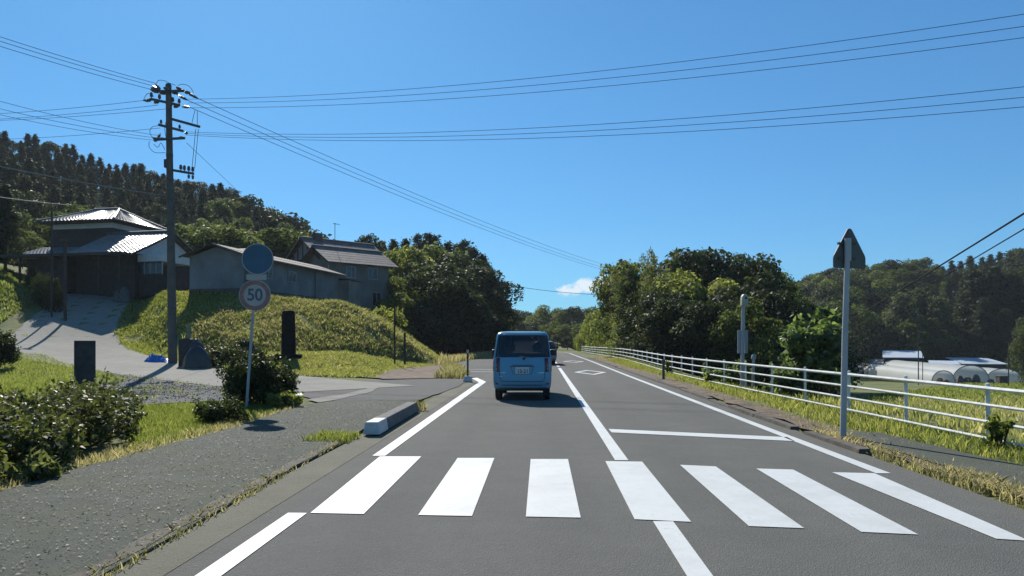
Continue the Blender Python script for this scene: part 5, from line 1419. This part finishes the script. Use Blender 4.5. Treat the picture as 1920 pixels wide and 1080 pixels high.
# trees round the farmhouse, at the far left
tree('cedar', 10, 346, 56, 'very dark dense evergreen at the left edge beside the farmhouse', None, .95)
tree('cedar', -34, 352, 55, 'second very dark evergreen cut by the left edge', None, 1.2)
for px, ty, Y in ((62, 400, 74), (118, 400, 80), (46, 430, 68), (160, 385, 84), (28, 415, 72)): tree('broad_mid', px, ty, Y, 'leafy tree left of or behind the farmhouse, ' + ('at the picture edge' if px < 35 else 'beside the dark evergreen' if px < 50 else 'over the taller timber pole' if px < 100 else 'over the shorter timber pole' if px < 140 else 'over the roof ridge'), 'leafy trees left of the farmhouse')
for px, ty, Y in ((82, 512, 50), (100, 520, 49), (60, 500, 53)): tree('dark_thicket', px, ty, Y, ('upper' if px < 70 else 'middle' if px < 90 else 'lower') + ' leafy shrub on the bank left of the drive', 'shrubs left of the drive', .45)
for px, ty, Y in ((478, 428, 76), (520, 430, 78), (560, 438, 80), (440, 425, 74), (405, 430, 76), (365, 440, 74), (345, 420, 82), (590, 452, 86)): tree('broad_mid', px, ty, Y, 'mid-green tree close behind the roofs, ' + where(LEFT_SPOTS, px) + (' (front)' if False else ''), 'bright trees behind the roofs', 1.15)
# wood on the left of the road behind the beige house
for px, ty, Y in ((692, 442, 92), (716, 452, 100), (738, 450, 104), (760, 449, 106), (785, 440, 104), (803, 438, 105), (818, 442, 106), (840, 455, 100), (858, 458, 102), (872, 452, 96), (886, 464, 93), (905, 478, 92), (917, 500, 90), (925, 525, 89), (933, 552, 88), (938, 580, 86)):
    k = 'broad_dark' if px < 700 else 'cedar'
    tree(k, px, ty, Y, 'pointed cedar on the top edge of the left wood, ' + where(WOOD_SPOTS, px) if k == 'cedar' else 'round dark tree just right of the beige house roof', 'cedars along the edge of the left wood' if k == 'cedar' else None, 1.0 if k == 'cedar' else .7)
for px, ty, Y in ((735, 470, 78), (765, 462, 80), (800, 468, 82), (722, 505, 73), (752, 520, 70), (785, 500, 74), (742, 545, 66), (830, 462, 86)):
    tree('broad_light' if TR.random() < .5 else 'broad_mid', px, ty, Y, hgt(ty, 480, 515) + ' sunlit green tree of the left wood, ' + where(WOOD_SPOTS, px), 'leafy trees of the left wood', 1.0)
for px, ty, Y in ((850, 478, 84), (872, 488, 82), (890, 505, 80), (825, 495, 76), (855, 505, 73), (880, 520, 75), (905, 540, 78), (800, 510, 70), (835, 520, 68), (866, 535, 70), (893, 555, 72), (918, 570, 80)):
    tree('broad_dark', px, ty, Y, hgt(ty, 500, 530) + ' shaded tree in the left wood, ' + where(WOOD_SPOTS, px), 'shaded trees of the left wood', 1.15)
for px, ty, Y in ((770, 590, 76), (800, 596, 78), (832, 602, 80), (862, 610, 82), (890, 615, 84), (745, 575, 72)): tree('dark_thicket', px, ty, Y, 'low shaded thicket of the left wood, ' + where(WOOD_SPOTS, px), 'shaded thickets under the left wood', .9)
for px, ty, Y in ((938, 596, 88), (946, 610, 90), (930, 616, 86)): tree('thicket', px, ty, Y, 'sunlit green thicket at the road edge of the left wood', 'green thickets by the left wood edge', .5)
# far trees over the end of the road
for px, ty, Y in ((958, 578, 190), (975, 583, 180), (995, 586, 200), (1015, 578, 170), (1032, 572, 160), (1050, 580, 185), (1068, 576, 165), (1085, 580, 175), (1105, 577, 180), (1122, 585, 160), (965, 600, 140), (990, 605, 150), (1012, 600, 138), (1034, 602, 132), (1056, 608, 128), (1078, 604, 135), (1100, 605, 130), (1000, 622, 118), (1022, 628, 112), (1044, 628, 110), (1064, 630, 108), (980, 625, 120)):
    tree('broad_dark' if TR.random() < .7 else 'broad_mid', px, ty, Y + 6, ('crest' if ty < 590 else 'mid-height' if ty < 615 else 'low') + ' far tree beyond the bend, ' + ('at the left wood edge' if px < 975 else 'over the minivan left side' if px < 1000 else 'over the minivan right side' if px < 1025 else 'over the far end of the road' if px < 1055 else 'left of the cloud' if px < 1090 else 'under the cloud'), 'far trees beyond the bend', 1.25)
# thick group right of the road
for kind, px, ty, Y, lab, grp, wide in (
    ('broad_mid', 1160, 490, 62, 'tall green tree at the left end of the thick group right of the road', None, .75),
    ('broad_mid', 1190, 495, 60, 'green tree just right of the tallest left one in the right group', None, .85),
    ('broad_light', 1140, 560, 84, 'bright yellow-green tree lowest at the left of the right group', None, .7),
    ('bamboo', 1234, 464, 62, 'feathery bamboo clump with pale tips standing above the right group', None, 1.0),
    ('bamboo', 1210, 500, 58, 'lower bamboo clump leaning out left of the tallest bamboo', None, 1.0),
    ('bamboo', 1256, 500, 60, 'bamboo clump between the tallest bamboo and the dark oak', None, 1.0),
    ('broad_light', 1265, 512, 55, 'leftmost of three yellow-green trees mid-group, below the right bamboo', 'yellow-green trees of the right group', 1.05),
    ('broad_light', 1300, 520, 52, 'middle of three yellow-green trees, below the round-topped oak', 'yellow-green trees of the right group', 1.05),
    ('broad_light', 1338, 525, 53, 'rightmost of three yellow-green trees, below the second oak', 'yellow-green trees of the right group', 1.05),
    ('broad_dark', 1292, 470, 62, 'dark round-topped oak rising above the right group', None, .95),
    ('broad_dark', 1345, 474, 62, 'second dark oak rising behind the yellow-green trees', None, .95),
    ('broad_dark', 1415, 478, 58, 'dark oak with a ragged top at the right end of the group', None, .85),
    ('broad_dark', 1385, 490, 60, 'dark oak between the second oak and the ragged one', None, .95),
    ('broad_mid', 1462, 512, 62, 'small-crowned tree sticking out right of the ragged oak', None, .55),
    ('broad_dark', 1440, 545, 48, 'dark drooping tree nearer the lamp post, right of it', 'dark trees right end of the group', 1.0),
    ('broad_dark', 1480, 552, 52, 'dark drooping tree farther right of the lamp post, above the kudzu', 'dark trees right end of the group', 1.0),
    ('broad_mid', 1405, 560, 42, 'mid-green tree with spreading sprays just behind the lamp post', None, .9)):
    tree(kind, px, ty, Y, lab, grp, wide)
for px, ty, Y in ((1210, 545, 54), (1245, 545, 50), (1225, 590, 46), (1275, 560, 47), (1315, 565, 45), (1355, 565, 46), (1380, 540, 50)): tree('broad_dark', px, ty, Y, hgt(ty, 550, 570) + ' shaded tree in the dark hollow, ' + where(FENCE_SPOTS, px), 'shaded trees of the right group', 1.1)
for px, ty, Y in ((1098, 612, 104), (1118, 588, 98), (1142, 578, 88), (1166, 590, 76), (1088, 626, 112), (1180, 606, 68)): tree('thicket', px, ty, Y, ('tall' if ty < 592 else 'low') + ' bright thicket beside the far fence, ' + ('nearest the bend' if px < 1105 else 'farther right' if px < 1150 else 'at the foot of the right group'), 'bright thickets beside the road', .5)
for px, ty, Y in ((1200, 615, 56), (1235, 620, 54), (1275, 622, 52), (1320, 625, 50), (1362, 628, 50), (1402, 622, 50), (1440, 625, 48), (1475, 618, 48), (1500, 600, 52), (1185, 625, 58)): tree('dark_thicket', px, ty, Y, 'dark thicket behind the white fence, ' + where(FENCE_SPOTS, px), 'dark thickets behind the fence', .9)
# right hill
rs_px = [1440, 1480, 1520, 1560, 1600, 1650, 1700, 1735, 1760, 1800, 1840, 1880, 1920, 2000]
rs_py = [560, 532, 516, 506, 500, 491, 490, 486, 497, 490, 478, 474, 468, 450]
for irow, (Y, offp, step, rowk) in enumerate(((205, 0, 18, 0), (190, 16, 22, 0), (176, 36, 25, 1), (163, 60, 28, 1), (150, 86, 32, 1), (138, 112, 36, 2))):
    px = 1462 + TR.uniform(0, 12)
    while px < 2000:
        kind = ('broad_mid' if TR.random() < .55 else 'broad_dark') if px < 1760 else ('cedar' if TR.random() < .75 else 'broad_dark')
        lab = {'broad_mid': 'leafy tree', 'broad_dark': 'dark leafy tree', 'cedar': 'dark cedar'}[kind] + ' on the right hill, ' + spot(RIGHT_SPOTS, px, irow)
        tree(kind, px, np.interp(px, rs_px, rs_py) + offp * (.55 + .45 * (px > 1600)) + TR.uniform(-5, 6), Y + TR.uniform(-5, 5), lab, 'trees of the right hill', 1.05)
        px += step * TR.uniform(.75, 1.25)
for px, ty, Y in ((1690, 552, 140), (1725, 545, 144), (1760, 560, 140), (1712, 590, 137), (1748, 600, 136), (1790, 610, 139), (1670, 595, 138)): tree('pale_conifer', px, ty, Y, hgt(ty, 570, 598) + ' pale conifer before the right hill, ' + where(SHED_SPOTS, px), 'pale conifers below the right hill', 1.25)
for px, ty, Y in ((1830, 505, 142), (1865, 500, 140), (1900, 515, 138), (1930, 500, 136), (1845, 560, 136), (1885, 580, 134)): tree('cedar', px, ty, Y, hgt(ty, 540, 570) + ' blackish cedar behind the greenhouses, ' + where(SHED_SPOTS, px), 'tall cedars behind the greenhouses', 1.3)
for px, ty, Y in ((1560, 600, 134), (1600, 612, 135), (1640, 606, 136), (1530, 590, 125), (1800, 640, 136), (1850, 640, 136)): tree('dark_thicket', px, ty, Y, 'dark thicket at the hill foot, ' + where(SHED_SPOTS + [], px) + (' by the sign post' if px < 1590 else ''), 'dark thickets at the foot of the right hill', 1.1)
tree('soft_tree', 1936, 596, 72, 'pale soft-leaved tree at the right edge beside the greenhouses', None, .75)

# ---------------------------------------------------------------- shrubs close by
def shrub(name, label, loc, rx, ry, h, n, ls, mat, seed, group=None, cat='shrub', lob=26, shoots=.2):
    rg = np.random.default_rng(seed)
    t = thing(name, label, cat, loc, 0, group)
    a = rg.random(lob) * 6.28; q = rg.random(lob) ** .5; zt = rg.random(lob)
    L = np.stack([rx * .78 * q * np.cos(a), ry * .78 * q * np.sin(a), h * (.15 + .62 * zt * (1 - .35 * q ** 2)), np.full(lob, min(rx, ry, h) * .33) * (.75 + .5 * rg.random(lob))], 1)
    Vc, Fc = leaves_on_lobes(L, n, ls, rg, .5, .8, .6, .5)
    # upright shoots breaking the outline
    m_ = int(n * shoots)
    k = rg.choice(lob, m_); sh = rg.integers(0, 60, m_); sa = rg.random(60) * 6.28; sl = rg.random(60); kk = rg.choice(lob, 60)
    tt = rg.random(m_)
    P = L[kk[sh], :3] + np.stack([np.cos(sa[sh]) * (.5 + .5 * tt) * L[kk[sh], 3], np.sin(sa[sh]) * (.5 + .5 * tt) * L[kk[sh], 3], L[kk[sh], 3] * (.5 + (.5 + .7 * sl[sh]) * tt)], 1) + rg.normal(size=(m_, 3)) * ls * .35
    N = unit(rg.normal(size=(m_, 3)) + np.array([0, 0, .6])); s = ls * (.7 + .6 * rg.random(m_))
    V2, F2 = leaf_arrays(P, N, s, s * .45, rg)
    mesh_np('foliage', np.concatenate([Vc, V2]), np.concatenate([Fc, F2 + len(Vc)]), M[mat], t)
    mb = MB()
    for i in range(14):
        e = Vector(L[rg.integers(lob), :3]); b = Vector((e.x * .25, e.y * .25, -.08))
        mb.tube([b, b.lerp(e, .5) + Vector((0, 0, .03)), e], [.02, .014, .006], 5)
    mb.build('stem', M['bark'], t)
    return t
shrub('sign_bush', 'dense dark rounded bush behind the speed limit sign pole', (-5.85, 16.35, 0), .95, .85, 1.38, 15000, .075, 'leaf_box', 5, None, 'bush', 40)
az = [(-5.35, 6.2, .75, .9, .62, 'right edge of the frame corner'), ]
hedge_labs = ['azalea shrub nearest the camera on the pavement edge at the lower left', 'second azalea shrub back along the pavement edge, beside the spiky plant', 'azalea shrub at the middle of the hedge front with the lawn strip on its right', 'azalea shrub at the right back of the hedge, beside the lawn strip', 'azalea shrub at the far right corner of the hedge, in front of the gravel',
              'azalea shrub in the second hedge row from the pavement, near its left end', 'azalea shrub in the very middle of the hedge', 'azalea shrub at the back of the hedge, just left of the gate pillar', 'azalea shrub directly in front of the gate pillar', 'azalea shrub cut by the lower left corner of the picture', 'azalea shrub cut by the left edge halfway up the hedge', 'azalea shrub at the back left of the hedge before the lawn']
for i, (x, y, rx, ry, h) in enumerate(((-5.75, 6.9, .85, .95, .62), (-5.55, 8.35, .75, .85, .60), (-6.0, 9.9, .85, .95, .66), (-6.75, 11.3, .95, .95, .66), (-7.5, 12.6, 1.0, .95, .62),
                                       (-7.05, 8.0, .95, 1.0, .55), (-7.7, 9.8, 1.0, 1.0, .58), (-8.8, 11.4, 1.05, 1.05, .60), (-9.4, 13.0, 1.0, .9, .58), (-6.6, 5.4, .9, .9, .5), (-8.3, 7.6, 1, 1, .5), (-10.4, 12.4, 1, 1, .55))):
    shrub('azalea_shrub', hedge_labs[i], (x, y, 0), rx, ry, h * TR.uniform(.85, 1.2), 4200, .075, 'leaf_azalea', 100 + i, 'azalea hedge shrubs at the lower left')
shrub('clipped_shrub', 'small dark clipped shrub at the corner of the lawn strip by the pavement', (-5.15, 12.7, 0), .55, .48, .42, 5000, .05, 'leaf_box', 130)
shrub('crest_shrub', 'low spreading pale shrub on the bank crest below the beige house', at_ground(728, 47.5), 1.7, 1.0, 1.15, 2600, .15, 'leaf_light', 160, None, 'bush', 22)
shrub('low_plant', 'small bright leafy plant at the right foot of the dark bush', (-4.95, 15.5, 0), .42, .35, .32, 1800, .075, 'leaf_light', 131, None, 'plant', 12)
shrub('garden_shrub', 'dark shrub cut by the left edge beside the drive', at_ground(-8, 31), .95, .9, 2.2, 7000, .12, 'leaf_box', 132)
for i, (px, Y, w, h, lab) in enumerate(((388, 36.6, 1.3, 1.0, 'dark leafy undergrowth behind the black sheeting'), (428, 35.8, 1.1, .8, 'dark leafy undergrowth between the small squat stone and the sign pole'), (455, 36.8, 1.0, .9, 'dark leafy undergrowth behind the pointed stone'))):
    shrub('undergrowth', lab, at_ground(px, Y), w, .7, h, 3500, .12, 'leaf_azalea', 140 + i, None, 'bush')
shrub('kudzu', 'big-leaved kudzu mound climbing behind the fence left of the sign post', (8.5, 20.4, zg(8.5, 20.4) - .05), 1.0, .85, 3.3, 3000, .20, 'leaf_kudzu', 150, None, 'vine', 34, .12)
shrub('kudzu', 'tall dark kudzu-covered bush right behind the sign post', (9.5, 21.8, zg(9.3, 22.0) - .05), .75, .8, 3.7, 2300, .22, 'leaf_kudzu', 151, None, 'vine', 30, .12)
shrub('kudzu', 'low kudzu trailing along the fence foot left of the tall mound', (7.85, 20.3, zg(7.85, 20.3) - .05), 1.0, .55, 1.1, 1500, .15, 'leaf_kudzu', 152, None, 'vine', 20, .15)
shrub('kudzu', 'kudzu patch behind the fence posts to the left of the lamp post', (7.9, 26.5, zg(7.9, 26.5) - .05), 1.2, .5, .95, 1400, .15, 'leaf_kudzu', 153, None, 'vine', 20, .15)
shrub('vine_weed', 'yellow-green leafy weed on the fence at the right edge', (6.42, 9.5, -.02), .2, .16, .72, 260, .10, 'leaf_light', 154, None, 'plant', 7, .2)
shrub('vine_weed', 'small bright weed climbing the fence near the short dark timber post', (6.75, 31.0, .05), .25, .2, .7, 240, .11, 'leaf_light', 155, None, 'plant', 7, .2)
shrub('vine_weed', 'yellowish weed at the fence left of the lamp post', (6.6, 24.2, .02), .22, .2, .55, 240, .11, 'leaf_light', 156, None, 'plant', 7, .2)
shrub('hosta', 'spiky pale-leaved plant at the pavement edge under the azalea hedge', (-4.95, 7.45, 0.0), .24, .2, .26, 260, .12, 'leaf_bamboo', 157, None, 'plant', 8, .4)

# ---------------------------------------------------------------- grass and weeds
def in_poly(x, y, poly):
    ins = np.zeros(x.shape, bool); n = len(poly)
    for i in range(n):
        x0, y0 = poly[i]; x1, y1 = poly[(i + 1) % n]
        c = ((y0 > y) != (y1 > y)) & (x < (x1 - x0) * (y - y0) / (y1 - y0 + 1e-12) + x0)
        ins ^= c
    return ins
def grass(name, poly, n, h, w, mat, seed, blades=1, lean_=.5, patchy=0.0, label=None, dz=-.02, avoid_drive=True):
    rg = np.random.default_rng(seed)
    P = np.array(poly); lo, hi = P.min(0), P.max(0)
    x = lo[0] + (hi[0] - lo[0]) * rg.random(n * 3); y = lo[1] + (hi[1] - lo[1]) * rg.random(n * 3)
    k = in_poly(x, y, poly)
    if patchy:
        pn = (np.sin(x * 1.7 + 1.3 * np.sin(y * .9)) + np.sin(y * 2.1 + 1.7 * np.sin(x * 1.1)) + np.sin(x * 5.1 + y * 3.7) * .6) / 2.6
        k &= (pn + rg.normal(size=x.shape) * .35) > (patchy * 2 - 1)
    x, y = x[k][:n], y[k][:n]
    if avoid_drive:
        dd, _ = nearest(DRV, x, y); q = dd > 2.35; x, y = x[q], y[q]
    z = zf(x, y) + dz
    x, y, z = [np.repeat(a, blades) for a in (x, y, z)]
    m_ = len(x)
    if blades > 1: x = x + rg.normal(size=m_) * w * 1.6; y = y + rg.normal(size=m_) * w * 1.6
    hh = h * (.5 + .9 * rg.random(m_) ** 1.3); ww = w * (.6 + .8 * rg.random(m_)); a = rg.random(m_) * 6.28
    la = rg.random(m_) * 6.28; ll = hh * lean_ * rg.random(m_)
    B = np.stack([x, y, z], 1); S = np.stack([np.cos(a), np.sin(a), np.zeros(m_)], 1) * ww[:, None] / 2
    Mid = B + np.stack([np.cos(la) * ll * .3, np.sin(la) * ll * .3, hh * .6], 1)
    T = B + np.stack([np.cos(la) * ll, np.sin(la) * ll, hh], 1)
    V = np.stack([B - S, B + S, Mid + S * .7, T, Mid - S * .7], 1).reshape(-1, 3)
    o = mesh_np(name, V, np.arange(m_ * 5).reshape(m_, 5), M[mat], kind='stuff')
    if label: tag(o, label, 'grass')
    return o
# lawn strip by the dark bush
grass('lawn_grass', [(-4.95, 9.3), (-4.75, 12), (-4.85, 15.2), (-5.6, 17), (-6.6, 17.2), (-8.3, 15.8), (-9.0, 15.0), (-7.2, 13.6), (-6.0, 11.2)], 26000, .085, .012, 'grass_bright', 1, 1, .7, 0, 'bright green lawn strip between the hedge and the dark bush')
grass('lawn_grass', [(-21.5, 34.2), (-16.6, 29.2), (-13.6, 25.4), (-12.8, 20), (-11.3, 15.5), (-13, 13), (-24, 22), (-27, 37), (-24, 37)], 52000, .11, .026, 'grass_bright', 2, 1, .7, 0, 'sunlit lawn at the left between the drive and the hedge')
bankp = [(-29, 42.5), (-23.4, 41.5), (-18, 37.2), (-14.5, 34.4), (-10.5, 30.2), (-8.2, 28.4), (-5.4, 27.9), (-5.8, 33), (-4.8, 40), (-3.9, 46), (-5, 52), (-9, 56), (-15, 53.5), (-27, 54), (-29.5, 52)]
grass('bank_grass', bankp, 42000, .13, .045, 'grass', 3, 4, 1.3, .30, 'grass and weeds covering the sloping bank')
grass('bank_dry_grass', [(-19, 38.5), (-10.5, 30.2), (-8.2, 28.4), (-5.4, 27.9), (-5.8, 33), (-4.8, 40), (-3.6, 46), (-5, 52), (-9, 55), (-14, 52), (-17, 46)], 36000, .10, .045, 'grass_dry', 4, 4, 1.4, .25, 'straw-coloured grass on the right part of the bank')
grass('bank_weeds', [(-27, 43), (-22.5, 42), (-17, 38.2), (-11, 38), (-6.5, 40.5), (-5, 44), (-7, 46), (-11, 46.5), (-27, 52)], 1500, .26, .05, 'grass', 31, 6, 1.1, .62, 'taller weed clumps dotted over the bank face')
grass('bank_dead_stalks', [(-19, 38.6), (-11, 38), (-6.5, 40.5), (-4.6, 44), (-7, 46), (-12, 46.5), (-18, 44)], 2600, .20, .05, 'grass_dry', 32, 6, 1.4, .5, 'dead straw clumps over the right half of the bank')
grass('roadside_dry_grass', [(-4.5, 41), (-3.9, 48), (-3.3, 56), (-1.5, 66), (.9, 76), (.9, 84), (-1.5, 84), (-3.6, 66), (-4.6, 54)], 9000, .42, .05, 'grass_dry', 5, 1, .6, 0, 'dry golden grass strip along the foot of the left wood')
grass('left_bank_grass', [(-29, 38.5), (-31.6, 44), (-33.4, 50), (-35.2, 57), (-44, 58), (-46, 40), (-33, 36)], 36000, .20, .07, 'grass_bright', 6, 1, .8, .2, 'weedy green bank left of the drive')
vp = lambda o, ys: [(float(xfence(y)) + o, y) for y in ys]
grass('verge_grass', [(5.55, 3), (5.75, 10), (5.5, 12.5), (5.75, 16), (6.1, 26), (6.4, 40), (7.2, 55), (8.8, 56), (7.8, 40), (7.1, 28), (7.0, 18), (7.0, 10), (6.9, 3)], 34000, .14, .016, 'grass', 7, 1, .8, .22, 'grass growing along the foot of the white fence')
grass('verge_dry_grass', [(4.75, 3), (4.9, 10), (5.1, 16), (5.4, 24), (5.9, 36), (6.8, 60), (8.5, 70), (8.4, 60), (7.3, 42), (6.5, 28), (6.4, 14), (6.3, 3)], 15000, .09, .015, 'grass_dry', 8, 1, 1.1, .5, 'dry grass on the right verge between kerb and fence')
grass('kerb_weeds', [(4.58, 4), (4.68, 10), (4.8, 12), (5.1, 12), (5.0, 10), (4.92, 4)], 1000, .10, .013, 'grass_dry', 9, 3, 1.2, .5, 'dry weeds along the right kerb')
grass('field_grass', [(6.9, 3), (7.0, 14), (7.4, 20), (10, 24), (17, 38), (34, 60), (62, 84), (72, 80), (50, 50), (30, 26), (16, 8), (12, 3)], 70000, .20, .035, 'grass', 10, 1, .8, .38, 'green grass field sloping down behind the fence')
grass('far_field_grass', [(20, 42), (34, 60), (58, 92), (78, 92), (80, 70), (50, 44)], 40000, .24, .09, 'grass_bright', 11, 1, .8, .2, 'far grass field in front of the greenhouses')
grass('hedge_foot_grass', [(-4.86, 5.5), (-4.72, 9), (-4.6, 12.5), (-4.55, 15), (-4.75, 15), (-5.0, 12.5), (-5.2, 9), (-5.3, 5.5)], 4200, .10, .011, 'grass_dry', 12, 1, .9, .3, 'ragged grass fringe along the inner pavement edge')
grass('kerb_moss_weeds', [(-2.62, 3), (-2.56, 10.6), (-2.38, 10.9), (-2.44, 3)], 1800, .05, .010, 'grass_dry', 13, 1, 1.2, .45, 'small weeds in the joint of the left pavement edge', .01)
grass('barrier_weeds', [(-3.0, 10.2), (-2.3, 10.1), (-2.25, 10.8), (-2.9, 11.0)], 900, .09, .012, 'grass', 14, 1, .9, .2, 'weed tuft at the near end of the concrete barrier', .02)
grass('barrier_far_weeds', [(-2.15, 14.65), (-1.85, 14.6), (-1.75, 15.0), (-2.1, 15.1)], 160, .17, .012, 'grass_dry', 15, 1, .8, 0, 'weed tuft at the far end of the concrete barrier', .02)
grass('corner_weeds', [(-3.0, 27.6), (-1.9, 27.2), (-1.7, 28.4), (-2.2, 33), (-3.3, 40), (-3.9, 40), (-2.9, 32)], 3000, .30, .03, 'grass_dry', 16, 1, .7, .2, 'dry weeds round the delineator at the lane corner', .02)
grass('gravel_weeds', [(-18, 30.6), (-13.2, 27.0), (-9.6, 23.6), (-7.3, 20.6), (-6.6, 17.6), (-8.4, 16.0), (-11.4, 19.5), (-14.2, 24.4)], 3500, .08, .02, 'grass', 17, 1, .8, .62, 'thin weeds growing through the gravel', .02)
grass('field_dry_grass', [(7.2, 3), (7.4, 14), (8, 20), (12, 24), (19, 38), (36, 60), (60, 82), (60, 70), (40, 45), (26, 26), (14, 8), (11, 3)], 22000, .18, .04, 'grass_dry', 21, 1, .9, .42, 'brownish dead grass patches in the field behind the fence')
grass('near_right_weeds', [(4.45, 4.5), (4.5, 9.3), (4.95, 9.6), (4.95, 4.5)], 1000, .10, .013, 'grass_dry', 22, 2, 1.2, .45, 'straggling weeds along the broken road edge at the lower right')
# leaf litter on the pavement
rg = np.random.default_rng(77); nL = 8000
lx = -4.7 + 2.2 * rg.random(nL); ly = 3.5 + 13 * rg.random(nL) ** 1.1
Vl, Fl = leaf_arrays(np.stack([lx, ly, np.full(nL, .045)], 1), unit(np.stack([rg.normal(size=nL) * .25, rg.normal(size=nL) * .25, np.ones(nL)], 1)), .012 + .032 * rg.random(nL) ** 2, .007 + .014 * rg.random(nL) ** 2, rg)
o = mesh_np('leaf_litter', Vl, Fl, M['litter'], kind='stuff'); tag(o, 'tiny dead leaves and grit scattered over the left pavement', 'leaf litter')
# gravel stones
nS = 9000; gx_, gy_ = -18 + 11.5 * rg.random(nS), 16 + 15 * rg.random(nS)
k_ = in_poly(gx_, gy_, [(-17.6, 30.3), (-13.2, 26.6), (-9.7, 23.2), (-7.5, 20.4), (-6.9, 17.8), (-8.4, 16.3), (-11.3, 19.8), (-14, 24.8)]); gx_, gy_ = gx_[k_], gy_[k_]
gz_ = zf(gx_, gy_) + .035; ns_ = len(gx_); r_ = .010 + .022 * rg.random(ns_) ** 2
C = np.stack([gx_, gy_, gz_], 1); oc = np.array([(1, 0, 0), (0, 1, 0), (-1, 0, 0), (0, -1, 0), (0, 0, .8), (0, 0, -.6)], float)
Vs = (C[:, None] + oc[None] * r_[:, None, None] * (.7 + .6 * rg.random((ns_, 6, 1)))).reshape(-1, 3)
tri = np.array([(0, 1, 4), (1, 2, 4), (2, 3, 4), (3, 0, 4), (1, 0, 5), (2, 1, 5), (3, 2, 5), (0, 3, 5)])
o = mesh_np('gravel', Vs, (np.arange(ns_)[:, None, None] * 6 + tri[None]).reshape(-1, 3), M['stone_bit'], kind='stuff'); tag(o, 'loose grey gravel beside the drive', 'gravel')

# ---------------------------------------------------------------- thin summer haze
hz_m, hz_nt, hz_out = mat_new('haze_air')
pv = hz_nt.nodes.new('ShaderNodeVolumePrincipled')
pv.inputs['Color'].default_value = (0.80, 0.88, 0.95, 1); pv.inputs['Density'].default_value = 0.00018; pv.inputs['Anisotropy'].default_value = 0.2
hz_nt.links.new(pv.outputs[0], hz_out.inputs['Volume'])
hz = MB().box(-500, 500, -210, 650, -8, 75).build('haze', hz_m); tag(hz, 'thin bluish summer haze filling the valley', 'haze', None, 'stuff')
